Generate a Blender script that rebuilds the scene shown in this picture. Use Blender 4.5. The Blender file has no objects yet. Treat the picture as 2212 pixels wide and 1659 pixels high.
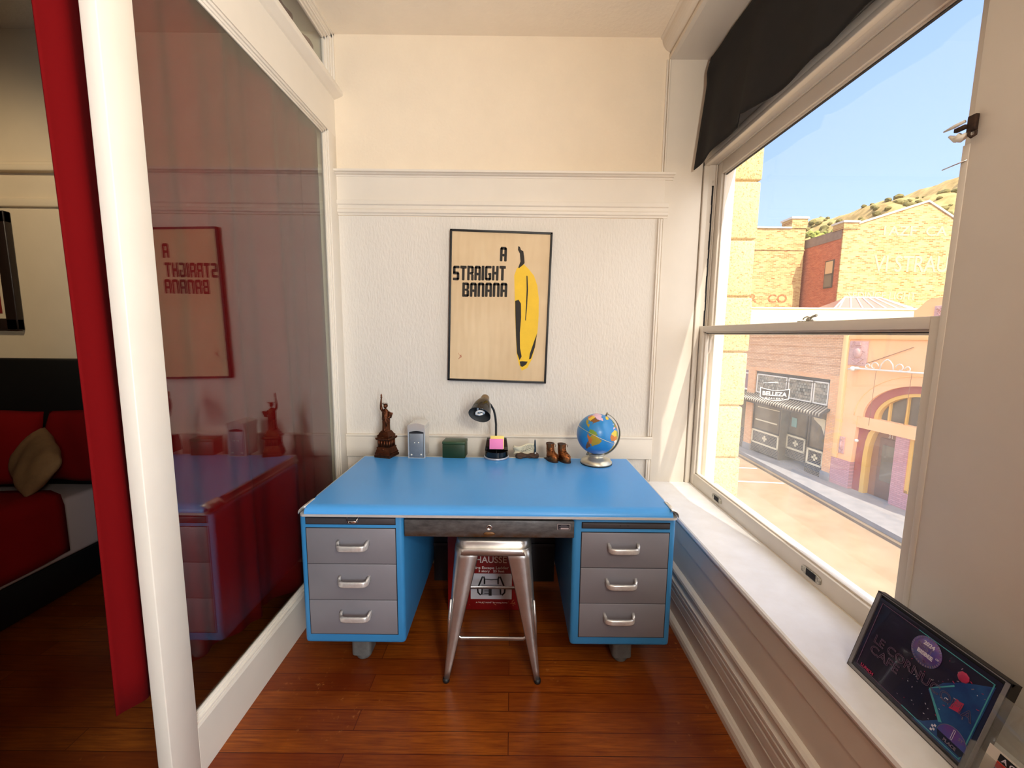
import bpy, bmesh, math, random
from mathutils import Vector, Matrix, noise
random.seed(7)
PI = math.pi
SC = bpy.context.scene
COL = SC.collection

# ------------------------------------------------------------------ helpers
def lin(c):
    c /= 255.0
    return c / 12.92 if c <= 0.04045 else ((c + 0.055) / 1.055) ** 2.4
def S(r, g, b): return (lin(r), lin(g), lin(b), 1.0)

class MB:
    """collects shapes; build() links them as ONE mesh object"""
    def __init__(s, M=None):
        s.v = []; s.f = []; s.m = []; s.s = []; s.M = M
    def add(s, vs, fs, mi=0, smooth=False):
        o = len(s.v)
        for v in vs:
            v = Vector(v)
            s.v.append(tuple(s.M @ v) if s.M is not None else tuple(v))
        for f in fs:
            s.f.append([i + o for i in f]); s.m.append(mi); s.s.append(smooth)
    def box(s, x0, x1, y0, y1, z0, z1, mi=0, bev=0, seg=2, T=None):
        if bev <= 0:
            vs = [(x, y, z) for z in (z0, z1) for y in (y0, y1) for x in (x0, x1)]
            fs = [(0, 2, 3, 1), (4, 5, 7, 6), (0, 1, 5, 4), (2, 6, 7, 3), (0, 4, 6, 2), (1, 3, 7, 5)]
            if T is not None: vs = [T @ Vector(v) for v in vs]
            s.add(vs, fs, mi); return
        bm = bmesh.new(); bmesh.ops.create_cube(bm, size=1.0)
        for v in bm.verts:
            v.co = Vector(((x0 + x1) / 2 + v.co.x * (x1 - x0), (y0 + y1) / 2 + v.co.y * (y1 - y0), (z0 + z1) / 2 + v.co.z * (z1 - z0)))
        bmesh.ops.bevel(bm, geom=bm.edges[:], offset=bev, segments=seg, profile=0.5, affect='EDGES', clamp_overlap=True)
        s.addbm(bm, mi, T, smooth=seg > 1)
    def addbm(s, bm, mi=0, T=None, smooth=False):
        bm.verts.index_update()
        vs = [(T @ v.co) if T is not None else v.co.copy() for v in bm.verts]
        s.add(vs, [[v.index for v in f.verts] for f in bm.faces], mi, smooth); bm.free()
    def prism(s, poly, axis, a0, a1, mi=0, smooth=False, T=None):
        """poly: 2d outline; axis x: (y,z)  y: (x,z)  z: (x,y)"""
        def P(p, a):
            return {'x': (a, p[0], p[1]), 'y': (p[0], a, p[1]), 'z': (p[0], p[1], a)}[axis]
        n = len(poly)
        vs = [P(p, a0) for p in poly] + [P(p, a1) for p in poly]
        if T is not None: vs = [T @ Vector(v) for v in vs]
        fs = [[i, (i + 1) % n, n + (i + 1) % n, n + i] for i in range(n)]
        s.add(vs, fs, mi, smooth)
        s.add(vs, [list(range(n))[::-1], list(range(n, 2 * n))], mi, False)
    def lathe(s, prof, T=None, n=32, mi=0, smooth=True, sx=1, sy=1, cap=True):
        vs = []; fs = []; k = len(prof)
        for r, z in prof:
            for i in range(n):
                a = 2 * PI * i / n
                vs.append(Vector((r * math.cos(a) * sx, r * math.sin(a) * sy, z)))
        for j in range(k - 1):
            for i in range(n):
                fs.append([j * n + i, j * n + (i + 1) % n, (j + 1) * n + (i + 1) % n, (j + 1) * n + i])
        if cap and prof[0][0] > 1e-6: fs.append(list(range(n))[::-1])
        if cap and prof[-1][0] > 1e-6: fs.append([(k - 1) * n + i for i in range(n)])
        if T is not None: vs = [T @ v for v in vs]
        s.add(vs, fs, mi, smooth)
    def tube(s, pts, r, n=8, mi=0, closed=False, smooth=True, sec=None, up=None):
        pts = [Vector(p) for p in pts]; k = len(pts)
        rs = r if isinstance(r, (list, tuple)) else [r] * k
        rings = []; prev = None
        for i, p in enumerate(pts):
            if closed: t = pts[(i + 1) % k] - pts[i - 1]
            else: t = pts[min(i + 1, k - 1)] - pts[max(i - 1, 0)]
            t.normalize()
            if prev is None:
                u = Vector(up) if up is not None else (Vector((0, 0, 1)) if abs(t.z) < 0.9 else Vector((1, 0, 0)))
            else: u = Vector(up) if up is not None else prev
            u = u - t * u.dot(t)
            if u.length < 1e-6: u = t.orthogonal()
            u.normalize(); prev = u; w = t.cross(u)
            ring = []
            if sec:
                for a, b in sec: ring.append(p + (u * a + w * b) * rs[i])
            else:
                for j in range(n):
                    a = 2 * PI * j / n
                    ring.append(p + (u * math.cos(a) + w * math.sin(a)) * rs[i])
            rings.append(ring)
        m = len(rings[0]); vs = [v for ring in rings for v in ring]; fs = []
        for i in range(k if closed else k - 1):
            for j in range(m):
                a = i * m; b = ((i + 1) % k) * m
                fs.append([a + j, a + (j + 1) % m, b + (j + 1) % m, b + j])
        if not closed: fs.append(list(range(m))[::-1]); fs.append([(k - 1) * m + j for j in range(m)])
        s.add(vs, fs, mi, smooth)
    def ball(s, c, r, mi=0, n=16, T=None):
        rx, ry, rz = r if isinstance(r, (list, tuple)) else (r, r, r)
        prof = [(max(math.sin(PI * i / n), 0 if i in (0, n) else 0), -math.cos(PI * i / n)) for i in range(n + 1)]
        prof[0] = (1e-4, -1); prof[-1] = (1e-4, 1)
        X = Matrix.Translation(Vector(c)) @ (T if T is not None else Matrix.Identity(4)) @ Matrix.Diagonal((rx, ry, rz, 1))
        s.lathe(prof, X, n=2 * n, mi=mi)
    def grid(s, fn, nu, nv, mi=0, smooth=True):
        vs = [fn(i / nu, j / nv) for j in range(nv + 1) for i in range(nu + 1)]
        fs = [[j * (nu + 1) + i, j * (nu + 1) + i + 1, (j + 1) * (nu + 1) + i + 1, (j + 1) * (nu + 1) + i] for j in range(nv) for i in range(nu)]
        s.add(vs, fs, mi, smooth)
    def text(s, txt, size, T, mi=0, bold=0.0, ext=0.0004, align='CENTER', width=None, spacing=1.0, outline=0.0):
        cu = bpy.data.curves.new('t', 'FONT'); cu.body = txt; cu.size = size; cu.align_x = align
        cu.offset = bold; cu.extrude = 0.0 if outline else ext; cu.space_character = spacing; cu.resolution_u = 3
        if outline: cu.fill_mode = 'NONE'; cu.bevel_depth = outline; cu.bevel_resolution = 0
        o = bpy.data.objects.new('t', cu); COL.objects.link(o)
        dg = bpy.context.evaluated_depsgraph_get(); dg.update()
        me = bpy.data.meshes.new_from_object(o.evaluated_get(dg))
        X = T
        if width and len(me.vertices):
            xs = [v.co.x for v in me.vertices]; w = max(xs) - min(xs); k = width / w; cx = (max(xs) + min(xs)) / 2
            X = T @ Matrix.Diagonal((k, 1, 1, 1)) @ Matrix.Translation((-cx, 0, 0) if align == 'CENTER' else (-min(xs), 0, 0))
        s.add([X @ v.co for v in me.vertices], [list(p.vertices) for p in me.polygons], mi)
        bpy.data.objects.remove(o); bpy.data.curves.remove(cu); bpy.data.meshes.remove(me)
    def build(s, name, mats, parent=None, bevel=0, sub=0, solid=0, autosmooth=False, weld=False):
        me = bpy.data.meshes.new(name); me.from_pydata(s.v, [], s.f)
        if not isinstance(mats, (list, tuple)): mats = [mats]
        for m in mats: me.materials.append(m)
        me.polygons.foreach_set('material_index', s.m); me.polygons.foreach_set('use_smooth', s.s)
        me.update()
        bm = bmesh.new(); bm.from_mesh(me)
        if weld: bmesh.ops.remove_doubles(bm, verts=bm.verts[:], dist=1e-5)
        bmesh.ops.recalc_face_normals(bm, faces=bm.faces[:]); bm.to_mesh(me); bm.free()
        o = bpy.data.objects.new(name, me); COL.objects.link(o)
        if parent is not None:
            o.parent = parent
            if s.M is None: o.matrix_parent_inverse = world_of(parent).inverted()
        if bevel:
            b = o.modifiers.new('b', 'BEVEL'); b.width = bevel; b.segments = 2; b.limit_method = 'ANGLE'; b.angle_limit = math.radians(40)
        if solid:
            b = o.modifiers.new('s', 'SOLIDIFY'); b.thickness = solid; b.offset = 0
        if sub:
            b = o.modifiers.new('u', 'SUBSURF'); b.levels = sub; b.render_levels = sub
        return o

def world_of(o):
    m = Matrix.LocRotScale(o.location, o.rotation_euler, o.scale)
    if o.parent: m = world_of(o.parent) @ o.matrix_parent_inverse @ m
    return m
def tag(o, label=None, cat=None, group=None, kind=None):
    if label: o['label'] = label
    if cat: o['category'] = cat
    if group: o['group'] = group
    if kind: o['kind'] = kind
    return o
def thing(name, label, cat, loc=(0, 0, 0), rz=0.0, group=None, kind=None):
    o = bpy.data.objects.new(name, None); COL.objects.link(o); o.empty_display_size = 0.05
    o.location = loc; o.rotation_euler = (0, 0, rz)
    return tag(o, label, cat, group, kind)
def struct(mb, name, mats, label=None, parent=None, **k):
    o = mb.build(name, mats, parent, **k)
    if parent is None: tag(o, label, None, None, 'structure')
    return o
def frame_T(o, x, y):
    """matrix with local x along x, local y along y, origin o"""
    x = Vector(x).normalized(); y = Vector(y); y = (y - x * y.dot(x)).normalized(); z = x.cross(y)
    m = Matrix((x, y, z)).transposed().to_4x4(); m.translation = Vector(o); return m
def wallT(x, y, z):   # text on a surface that faces -y
    return frame_T((x, y, z), (1, 0, 0), (0, 0, 1))
def rrect(x0, x1, y0, y1, r, n=5):
    pts = []
    for cx, cy, a0 in ((x1 - r, y1 - r, 0), (x0 + r, y1 - r, 90), (x0 + r, y0 + r, 180), (x1 - r, y0 + r, 270)):
        for i in range(n + 1):
            a = math.radians(a0 + 90 * i / n); pts.append((cx + r * math.cos(a), cy + r * math.sin(a)))
    return pts

# ------------------------------------------------------------------ materials
class NT:
    def __init__(s, name):
        s.m = bpy.data.materials.new(name); s.m.use_nodes = True; s.t = s.m.node_tree
        s.b = s.t.nodes['Principled BSDF']; s.out = s.t.nodes['Material Output']
    def n(s, typ, **k):
        nd = s.t.nodes.new(typ)
        for a, v in k.items():
            if a in nd.inputs: nd.inputs[a].default_value = v
            else: setattr(nd, a, v)
        return nd
    def l(s, a, b): s.t.links.new(a, b)
    def coord(s, scale=(1, 1, 1), kind='Object', rot=(0, 0, 0)):
        tc = s.n('ShaderNodeTexCoord'); mp = s.n('ShaderNodeMapping'); mp.inputs['Scale'].default_value = scale; mp.inputs['Rotation'].default_value = rot
        s.l(tc.outputs[kind], mp.inputs['Vector']); return mp.outputs['Vector']
    def noise(s, vec, scale, detail=3, rough=0.5):
        n = s.n('ShaderNodeTexNoise'); n.inputs['Scale'].default_value = scale; n.inputs['Detail'].default_value = detail; n.inputs['Roughness'].default_value = rough
        s.l(vec, n.inputs['Vector']); return n.outputs['Fac']
    def ramp(s, fac, stops):
        r = s.n('ShaderNodeValToRGB'); e = r.color_ramp.elements
        e[0].position, e[0].color = stops[0]; e[1].position, e[1].color = stops[-1]
        for p, c in stops[1:-1]:
            x = e.new(p); x.color = c
        s.l(fac, r.inputs['Fac']); return r.outputs['Color']
    def mix(s, fac, a, b, mode='MIX'):
        m = s.n('ShaderNodeMix', data_type='RGBA', blend_type=mode)
        for k, v in ((0, fac), (6, a), (7, b)):
            if isinstance(v, (int, float, tuple)): m.inputs[k].default_value = v
            else: s.l(v, m.inputs[k])
        return m.outputs[2]
    def bump(s, h, strength, dist):
        b = s.n('ShaderNodeBump'); b.inputs['Strength'].default_value = strength; b.inputs['Distance'].default_value = dist
        s.l(h, b.inputs['Height']); s.l(b.outputs['Normal'], s.b.inputs['Normal'])

def mat(name, col, rough=0.5, metal=0.0, var=0.0, vs=8.0, stretch=(1, 1, 1), bs=0.0, bscale=60.0, bdist=0.002, spec=0.5, coat=0.0, col2=None):
    t = NT(name); b = t.b
    b.inputs['Roughness'].default_value = rough; b.inputs['Metallic'].default_value = metal
    b.inputs['Specular IOR Level'].default_value = spec; b.inputs['Coat Weight'].default_value = coat
    vec = t.coord(stretch)
    if var or col2:
        c2 = col2 or tuple(max(0, c * (1 - var)) for c in col[:3]) + (1,)
        t.l(t.ramp(t.noise(vec, vs, 4, 0.6), [(0.3, c2), (0.7, col)]), b.inputs['Base Color'])
    else: b.inputs['Base Color'].default_value = col
    if bs: t.bump(t.noise(vec, bscale, 3), bs, bdist)
    return t.m

M = {}
def paint(name, col, **k):
    M[name] = mat(name, col, **{**dict(rough=0.45, var=0.05, vs=5, bs=0.08, bscale=25, bdist=0.002), **k})
WH = S(226, 218, 205)
paint('white_paint', WH)
paint('sill_paint', S(240, 241, 243), rough=0.4, col2=S(232, 231, 230), vs=9)
paint('ceiling', S(243, 232, 214), rough=0.7, bs=0.35, bscale=45, bdist=0.006)
paint('plaster_upper', S(234, 220, 198), rough=0.65, bs=0.3, bscale=70, bdist=0.005)
paint('plaster_panel', S(224, 218, 208), rough=0.6, stretch=(1, 1, 0.35), bs=0.55, bscale=85, bdist=0.006)
paint('bedroom_wall', S(226, 208, 178), rough=0.7)
paint('dark_panel', S(96, 66, 48), var=.2, vs=3)
M['dark_gap'] = mat('dark_gap', S(20, 20, 26), 0.8)
M['black'] = mat('black', S(10, 10, 12), 0.5)
M['black_gloss'] = mat('black_gloss', S(9, 9, 10), 0.12, coat=0.5)
M['chrome'] = mat('chrome', (0.82, 0.82, 0.82, 1), 0.12, 1.0)
M['panel_dark'] = mat('panel_dark', S(38, 38, 42), .5)
M['aluminium'] = mat('aluminium', S(206, 204, 202), .3, .35)
M['pale_chrome'] = mat('pale_chrome', S(222, 220, 214), .14, .55)
M['satin_metal'] = mat('satin_metal', (0.75, 0.74, 0.72, 1), 0.28, 1.0)
M['chip'] = mat('chip', S(95, 88, 76), 0.8)

def floor_mat():
    t = NT('varnished_planks'); v = t.coord()
    br = t.n('ShaderNodeTexBrick'); t.l(v, br.inputs['Vector'])
    br.offset = 0.37; br.offset_frequency = 2; br.squash = 1.0
    br.inputs['Scale'].default_value = 1.0; br.inputs['Brick Width'].default_value = 1.55; br.inputs['Row Height'].default_value = 0.085
    br.inputs['Mortar Size'].default_value = 0.0016; br.inputs['Mortar Smooth'].default_value = 0.2; br.inputs['Bias'].default_value = 0.0
    br.inputs['Color1'].default_value = S(164, 88, 22); br.inputs['Color2'].default_value = S(128, 58, 12); br.inputs['Mortar'].default_value = S(38, 10, 4)
    g = t.noise(t.coord((1.2, 22, 1)), 6.0, 6, 0.65)
    c = t.mix(t.ramp(g, [(0.35, (0, 0, 0, 1)), (0.75, (1, 1, 1, 1))]), br.outputs['Color'], S(98, 32, 5))
    blot = t.noise(v, 2.3, 3)
    c = t.mix(t.ramp(blot, [(0.35, (0, 0, 0, 1)), (0.7, (0.75, 0.75, 0.75, 1))]), c, S(84, 24, 4))
    # pale worn scuffs
    w = t.noise(v, 26, 5, 0.7); w2 = t.noise(v, 1.7, 2)
    wf = t.n('ShaderNodeMath', operation='MULTIPLY'); t.l(t.ramp(w, [(0.60, (0, 0, 0, 1)), (0.68, (1, 1, 1, 1))]), wf.inputs[0]); t.l(t.ramp(w2, [(0.54, (0, 0, 0, 1)), (0.66, (0.5, 0.5, 0.5, 1))]), wf.inputs[1])
    c = t.mix(wf.outputs[0], c, S(190, 130, 70))
    t.l(c, t.b.inputs['Base Color']); t.b.inputs['Roughness'].default_value = 0.33
    t.b.inputs['Specular IOR Level'].default_value = 0.35
    t.bump(br.outputs['Fac'], -0.25, 0.002)
    return t.m
M['floor'] = floor_mat()

def glass_mat(name, tint=(1, 1, 1, 1), dust=0.0, f0=0.045):
    t = NT(name); t.t.nodes.remove(t.b)
    ge = t.n('ShaderNodeNewGeometry'); dp = t.n('ShaderNodeVectorMath', operation='DOT_PRODUCT')
    t.l(ge.outputs['Incoming'], dp.inputs[0]); t.l(ge.outputs['Normal'], dp.inputs[1])
    ab = t.n('ShaderNodeMath', operation='ABSOLUTE'); t.l(dp.outputs['Value'], ab.inputs[0])
    om = t.n('ShaderNodeMath', operation='SUBTRACT'); om.inputs[0].default_value = 1; t.l(ab.outputs[0], om.inputs[1])
    pw = t.n('ShaderNodeMath', operation='POWER'); t.l(om.outputs[0], pw.inputs[0]); pw.inputs[1].default_value = 5
    ml = t.n('ShaderNodeMath', operation='MULTIPLY_ADD'); t.l(pw.outputs[0], ml.inputs[0]); ml.inputs[1].default_value = 1 - f0; ml.inputs[2].default_value = f0
    tr = t.n('ShaderNodeBsdfTransparent'); tr.inputs['Color'].default_value = tint
    gl = t.n('ShaderNodeBsdfGlossy'); gl.inputs['Roughness'].default_value = 0.0
    mx = t.n('ShaderNodeMixShader'); t.l(ml.outputs[0], mx.inputs[0]); t.l(tr.outputs[0], mx.inputs[1]); t.l(gl.outputs[0], mx.inputs[2])
    sh = mx.outputs[0]
    if dust:
        df = t.n('ShaderNodeBsdfTranslucent'); df.inputs['Color'].default_value = (0.9, 0.88, 0.82, 1)
        m2 = t.n('ShaderNodeMixShader'); nz = t.noise(t.coord(), 9, 4)
        mm = t.n('ShaderNodeMath', operation='MULTIPLY'); t.l(nz, mm.inputs[0]); mm.inputs[1].default_value = dust * 2
        t.l(mm.outputs[0], m2.inputs[0]); t.l(sh, m2.inputs[1]); t.l(df.outputs[0], m2.inputs[2]); sh = m2.outputs[0]
    t.l(sh, t.out.inputs['Surface']); return t.m
M['window_glass'] = glass_mat('window_glass')
M['dusty_glass'] = glass_mat('dusty_glass', dust=0.06)
M['partition_glass'] = glass_mat('partition_glass', tint=(0.93, 0.95, 0.93, 1), f0=0.10)
M['acrylic'] = glass_mat('acrylic', tint=(0.9, 0.9, 0.88, 1), dust=0.12, f0=0.06)

def brick_mat(name, c1, c2, mortar, w=0.22, h=0.075, rot=(PI / 2, 0, 0), rough=0.9, stain=None, msize=0.008):
    t = NT(name); v = t.coord(rot=rot)
    br = t.n('ShaderNodeTexBrick'); t.l(v, br.inputs['Vector']); br.inputs['Scale'].default_value = 1
    br.inputs['Brick Width'].default_value = w; br.inputs['Row Height'].default_value = h; br.inputs['Mortar Size'].default_value = msize
    br.inputs['Color1'].default_value = c1; br.inputs['Color2'].default_value = c2; br.inputs['Mortar'].default_value = mortar
    c = br.outputs['Color']
    if stain:
        c = t.mix(t.ramp(t.noise(t.coord((1, 1, 2.5)), 1.6, 6, 0.75), [(0.45, (0, 0, 0, 1)), (0.6, (0.8, 0.8, 0.8, 1))]), c, stain)
    t.l(c, t.b.inputs['Base Color']); t.b.inputs['Roughness'].default_value = rough
    t.bump(br.outputs['Fac'], -0.4, 0.006); return t.m
SKY, FILL_UP, FILL_BED, EXPO, SUN, FILL_WIN, HAZE = 1.5, 44, 60, 0.0, 8, 280, 2.5
# ------------------------------------------------------------------ room shell
BACK = 2.483; CEIL = 3.09
b = MB(); b.box(-4.4, 0.86, -2.9, 2.7, -0.12, 0.0); struct(b, 'floor', M['floor'])
b = MB(); b.box(-4.4, 1.24, -2.9, 2.7, CEIL, CEIL + 0.15); struct(b, 'ceiling', M['ceiling'])
b = MB()
b.box(-1.055, 0.862, BACK, 2.7, 2.13, CEIL, 0); b.box(-1.055, 0.862, BACK, 2.7, 0, 2.13, 1); b.box(-4.4, -1.055, BACK - 0.02, 2.7, 0, CEIL, 2)
b.box(0.862, 1.0735, BACK - 0.006, 2.7, 0.0, CEIL, 3, bev=0.002); b.box(1.072, 1.24, BACK + .014, 2.62, 0.0, CEIL, 3); b.box(1.0795, 1.24, BACK, 2.62, 0.0, CEIL, 3)
struct(b, 'wall_back', [M['plaster_upper'], M['plaster_panel'], M['bedroom_wall'], M['white_paint']])
b = MB(); b.box(-4.4, 1.24, -3.0, -2.8, 0, CEIL); struct(b, 'wall_front', M['dark_panel'])
b = MB(); b.box(-4.5, -4.3, -3.0, 2.7, 0, CEIL); struct(b, 'wall_far_left', M['bedroom_wall'])

# picture rail, frieze and lower moulding on the back wall
def railprof(y0):
    return [(y0, 2.340), (y0 - .014, 2.342), (y0 - .016, 2.350), (y0 - .030, 2.353), (y0 - .036, 2.358), (y0 - .050, 2.360), (y0 - .052, 2.372), (y0, 2.374)]
def lowprof(y0):
    return [(y0, 2.132), (y0 - .008, 2.134), (y0 - .010, 2.142), (y0 - .018, 2.148), (y0 - .019, 2.163), (y0 - .013, 2.168), (y0 - .014, 2.186), (y0 - .022, 2.192), (y0 - .022, 2.214), (y0, 2.217)]
b = MB(); b.prism(railprof(BACK), 'x', -1.012, 0.905); struct(b, 'trim_1', M['white_paint'], 'white picture rail across the back wall', bevel=0.002)
b = MB(); b.box(-1.012, 0.862, BACK - .011, BACK + .01, 2.215, 2.342); struct(b, 'trim_2', M['white_paint'], 'plain white frieze board under the picture rail')
b = MB(); b.prism(lowprof(BACK), 'x', -1.012, 0.885); struct(b, 'trim_3', M['white_paint'], 'stepped white moulding at the top of the wall panel', bevel=0.0015)
b = MB(); b.box(-1.012, 0.862, BACK - .02, BACK + .01, 0.705, 0.838, 0, bev=0.003); b.box(-1.012, 0.862, BACK - .024, BACK + .01, 0.832, 0.846, 0, bev=0.004)
struct(b, 'trim_4', M['white_paint'], 'flat white board behind the desk top')
b = MB()
for x0, x1, d, z0, z1 in ((.832, .842, .016, .57, .704), (.845, .858, .011, .57, .704), (.832, .842, .016, .848, 2.13), (.845, .858, .011, .848, 2.13), (.842, .845, .004, .57, 2.13), (.838, .848, .010, 2.375, 2.976), (.851, .861, .013, 2.375, 2.976)):
    b.box(x0, x1, BACK - d, BACK + .01, z0, z1, 0, bev=min(.003, d * .4))
struct(b, 'trim_5', M['white_paint'], 'grooved white corner bead beside the window recess')
b = MB(); b.box(-4.3, -1.055, BACK - .062, BACK, 2.340, 2.374, 0, bev=.006); b.box(-4.3, -1.055, BACK - .045, BACK, 2.366, 2.398, 0, bev=.008); b.box(-4.3, -1.055, BACK - .04, BACK, 2.152, 2.20, 0, bev=.008)
struct(b, 'trim_6', M['bedroom_wall'], 'rail mouldings on the bedroom wall')

# partition with the big interior window
XP = -1.012; XQ = -1.055
b = MB()
b.box(XQ, XP, 1.095, 1.20, 0, CEIL, 0, bev=.0025)                  # post
b.box(XQ, XP, 1.20, BACK, 0, 0.172, 0)                             # bottom board
b.prism([(XQ, .172), (XP, .172), (XP - .004, .181), (XQ, .181)], 'y', 1.20, 2.387)
b.box(XQ, XP, 2.387, BACK, 0.172, 2.556, 0, bev=.0015)             # far casing
b.box(XQ, XP, 1.20, BACK, 2.554, 2.757, 0)                         # header
b.box(XQ, XP, -2.8, .70, 0, CEIL, 1); b.box(XQ, XP, .70, 1.095, 2.5, CEIL, 0); b.box(XQ, XP, 2.44, BACK, 2.757, CEIL, 0); b.box(XQ, XP, 1.20, 2.44, 3.05, CEIL, 0)  # unseen near partition and door head added to keep light off the bedroom
struct(b, 'wall_left', [M['white_paint'], M['dark_panel']])
b = MB(); b.prism([(XP - .005, 2.752), (XP + .012, 2.757), (-.967, 2.772), (-.963, 2.776), (-.963, 2.796), (XP - .03, 2.796), (XP - .03, 2.752)], 'y', 1.096, BACK)
struct(b, 'trim_7', M['white_paint'], 'white ledge over the interior window')
b = MB()
for d, w in ((.012, .013), (.005, .030)):
    b.box(XP - .002, XP + d, BACK - w, BACK, 2.796, CEIL, 0, bev=.002); b.box(XP - .002, XP + d, 1.2, BACK, CEIL - w, CEIL, 0, bev=.002)
struct(b, 'trim_8', M['white_paint'], 'stepped bead round the transom light')

def pane(mb, x, y0, y1, z0, z1, th=.004): mb.box(x - th / 2, x + th / 2, y0, y1, z0, z1)
w = tag(thing('window_2', 'large fixed interior window in the white partition', None), kind='structure')
b = MB(); pane(b, -1.035, 1.195, 2.375, .178, 2.56); b.build('pane', M['partition_glass'], w)
b = MB()
for i, (xo, dd) in enumerate(((-1.018, .010), (-1.026, .019), (-1.031, .028))):
    x0, x1 = -1.038, xo
    b.box(x0, x1, 2.387 - dd, 2.39, .178, 2.556, 0, bev=.0012); b.box(x0, x1, 1.2, 2.387, 2.554 - dd, 2.556, 0, bev=.0012)
    b.box(x0, x1, 1.2, 2.387, .178, .181 + dd, 0, bev=.0012)
b.box(-1.045, XP - .001, 1.196, 1.2003, .178, 2.556)
b.build('glazing_bead', M['white_paint'], w)
w = tag(thing('window_3', 'narrow transom window under the ceiling', None), kind='structure')
b = MB(); pane(b, -1.04, 1.19, 2.445, 2.78, 3.06); b.build('pane', M['partition_glass'], w)
b = MB()
for xo, dd in ((-1.020, .012), (-1.030, .024)):
    b.box(-1.045, xo, 2.44 - dd, 2.442, 2.79, 3.052, 0, bev=.001); b.box(-1.045, xo, 1.2, 2.44, 3.05 - dd, 3.052, 0, bev=.001)
b.build('glazing_bead', M['white_paint'], w)

# window wall: apron, sill, header, mullion
b = MB()
b.box(.858, 1.24, -2.8, BACK, 0, .535, 0)
b.box(.863, 1.24, -2.8, BACK, 2.976, CEIL, 0); b.box(1.085, 1.24, 1.055, BACK, 2.44, 2.976, 0)
b.box(1.10, 1.24, .2, 1.060, .555, 2.976, 0, bev=.002); b.box(.863, 1.24, -2.8, -2.7, .53, 2.976, 0); b.box(.863, 1.24, -1.1, .2, .53, 2.976, 0); b.box(.863, 1.24, -2.7, -1.1, 2.44, 2.976, 0)
struct(b, 'wall_right', M['white_paint'])
b = MB()
b.prism([(.862, 0), (.815, 0), (.815, .022), (.820, .036), (.830, .045), (.838, .047), (.838, .118), (.834, .120), (.834, .125), (.838, .127), (.838, .135),
         (.833, .137), (.833, .170), (.838, .172), (.838, .186), (.830, .190), (.829, .206), (.835, .209), (.835, .216), (.828, .220), (.828, .230), (.840, .236), (.842, .262),
         (.831, .268), (.827, .276), (.829, .288), (.838, .296), (.850, .300), (.850, .436), (.846, .438), (.846, .520), (.862, .522)], 'y', -2.8, BACK - .001)
struct(b, 'baseboard_right', M['white_paint'])
b = MB(); b.prism([(1.13, .532), (.842, .532), (.836, .538), (.834, .546), (.837, .556), (.843, .560), (1.13, .560)], 'y', -.2, BACK - .006)
struct(b, 'trim_9', M['sill_paint'], 'deep white window sill with chipped edge')
b = MB(); n0 = []
for i in range(9):
    a = PI / 2 * i / 8; n0.append((.808 + .055 * (1 - math.cos(a)), CEIL - .075 * math.sin(a)))
b.prism([(.863, CEIL)] + [(.800, CEIL), (.800, CEIL - .006)] + n0[1:] + [(.852, 3.0), (.852, 2.978), (.872, 2.974), (.872, 2.99)], 'y', -2.8, BACK - .001)
struct(b, 'trim_10', M['white_paint'], 'white cornice moulding over the window')
b = MB(); b.prism([(0, 0), (.012, 0), (.012, .12), (0, .14)], 'y', -2.8, BACK, T=Matrix.Translation((-4.3, 0, 0))); struct(b, 'baseboard_far_left', M['white_paint'])

# ------------------------------------------------------------------ sash window
WIN = tag(thing('window_1', 'double hung white sash window over the street', None), kind='structure')
b = MB()
b.box(1.079, 1.107, BACK - .016, BACK + .01, .56, 2.44, 0, bev=.003)     # far stop bead
b.box(1.149, 1.156, BACK - .012, BACK + .01, .56, 2.44, 0, bev=.001)
b.box(1.0985, 1.107, 1.058, 1.0745, .56, 1.93, 0, bev=.0012)             # near stop bead, its top broken off
b.box(1.149, 1.156, 1.058, 1.085, .56, 2.44, 0, bev=.001)
b.box(1.079, 1.24, 1.088, BACK, 2.438, 2.47, 0, bev=.002); b.box(1.105, 1.158, 1.088, BACK, 2.428, 2.445, 0, bev=.002); b.box(1.157, 1.187, 1.088, BACK, 2.4245, 2.445, 0)                 # head
b.box(1.079, 1.107, 1.088, BACK, 2.418, 2.442, 0, bev=.003); b.box(1.149, 1.156, 1.088, BACK, 2.425, 2.442, 0, bev=.001)
b.box(1.106, 1.235, 1.06, BACK, .535, .561, 0)
b.prism([(1.185, .56), (1.30, .54), (1.30, .50), (1.185, .50)], 'y', 1.06, 2.5)
b.box(1.186, 1.243, 2.44, 2.63, .5, 2.6, 0, bev=.002); b.box(1.186, 1.243, 1.088, 2.6, 2.41, 2.6, 0)
b.build('window_frame', M['white_paint'], WIN)
b = MB()
zs = [2.312 - i * .05 for i in range(17)]
for i in range(len(zs) - 1):
    j = random.uniform(0, .0016); b.box(1.1335 + 2.5 * j, 1.1435 + j * .8, BACK - .0008, BACK + .002, zs[i + 1], zs[i])
b.tube([(1.1390, BACK, 2.312), (1.1390, BACK - .0012, 2.312)], .0058, 10); b.box(1.1375, 1.1385, BACK - .0008, BACK, 2.33, 2.345)
for z in (1.655, 1.630): b.tube([(1.143, BACK, z), (1.143, BACK - .0012, z)], .0022, 8)
b.build('pulley_slot', M['dark_gap'], WIN)

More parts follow.
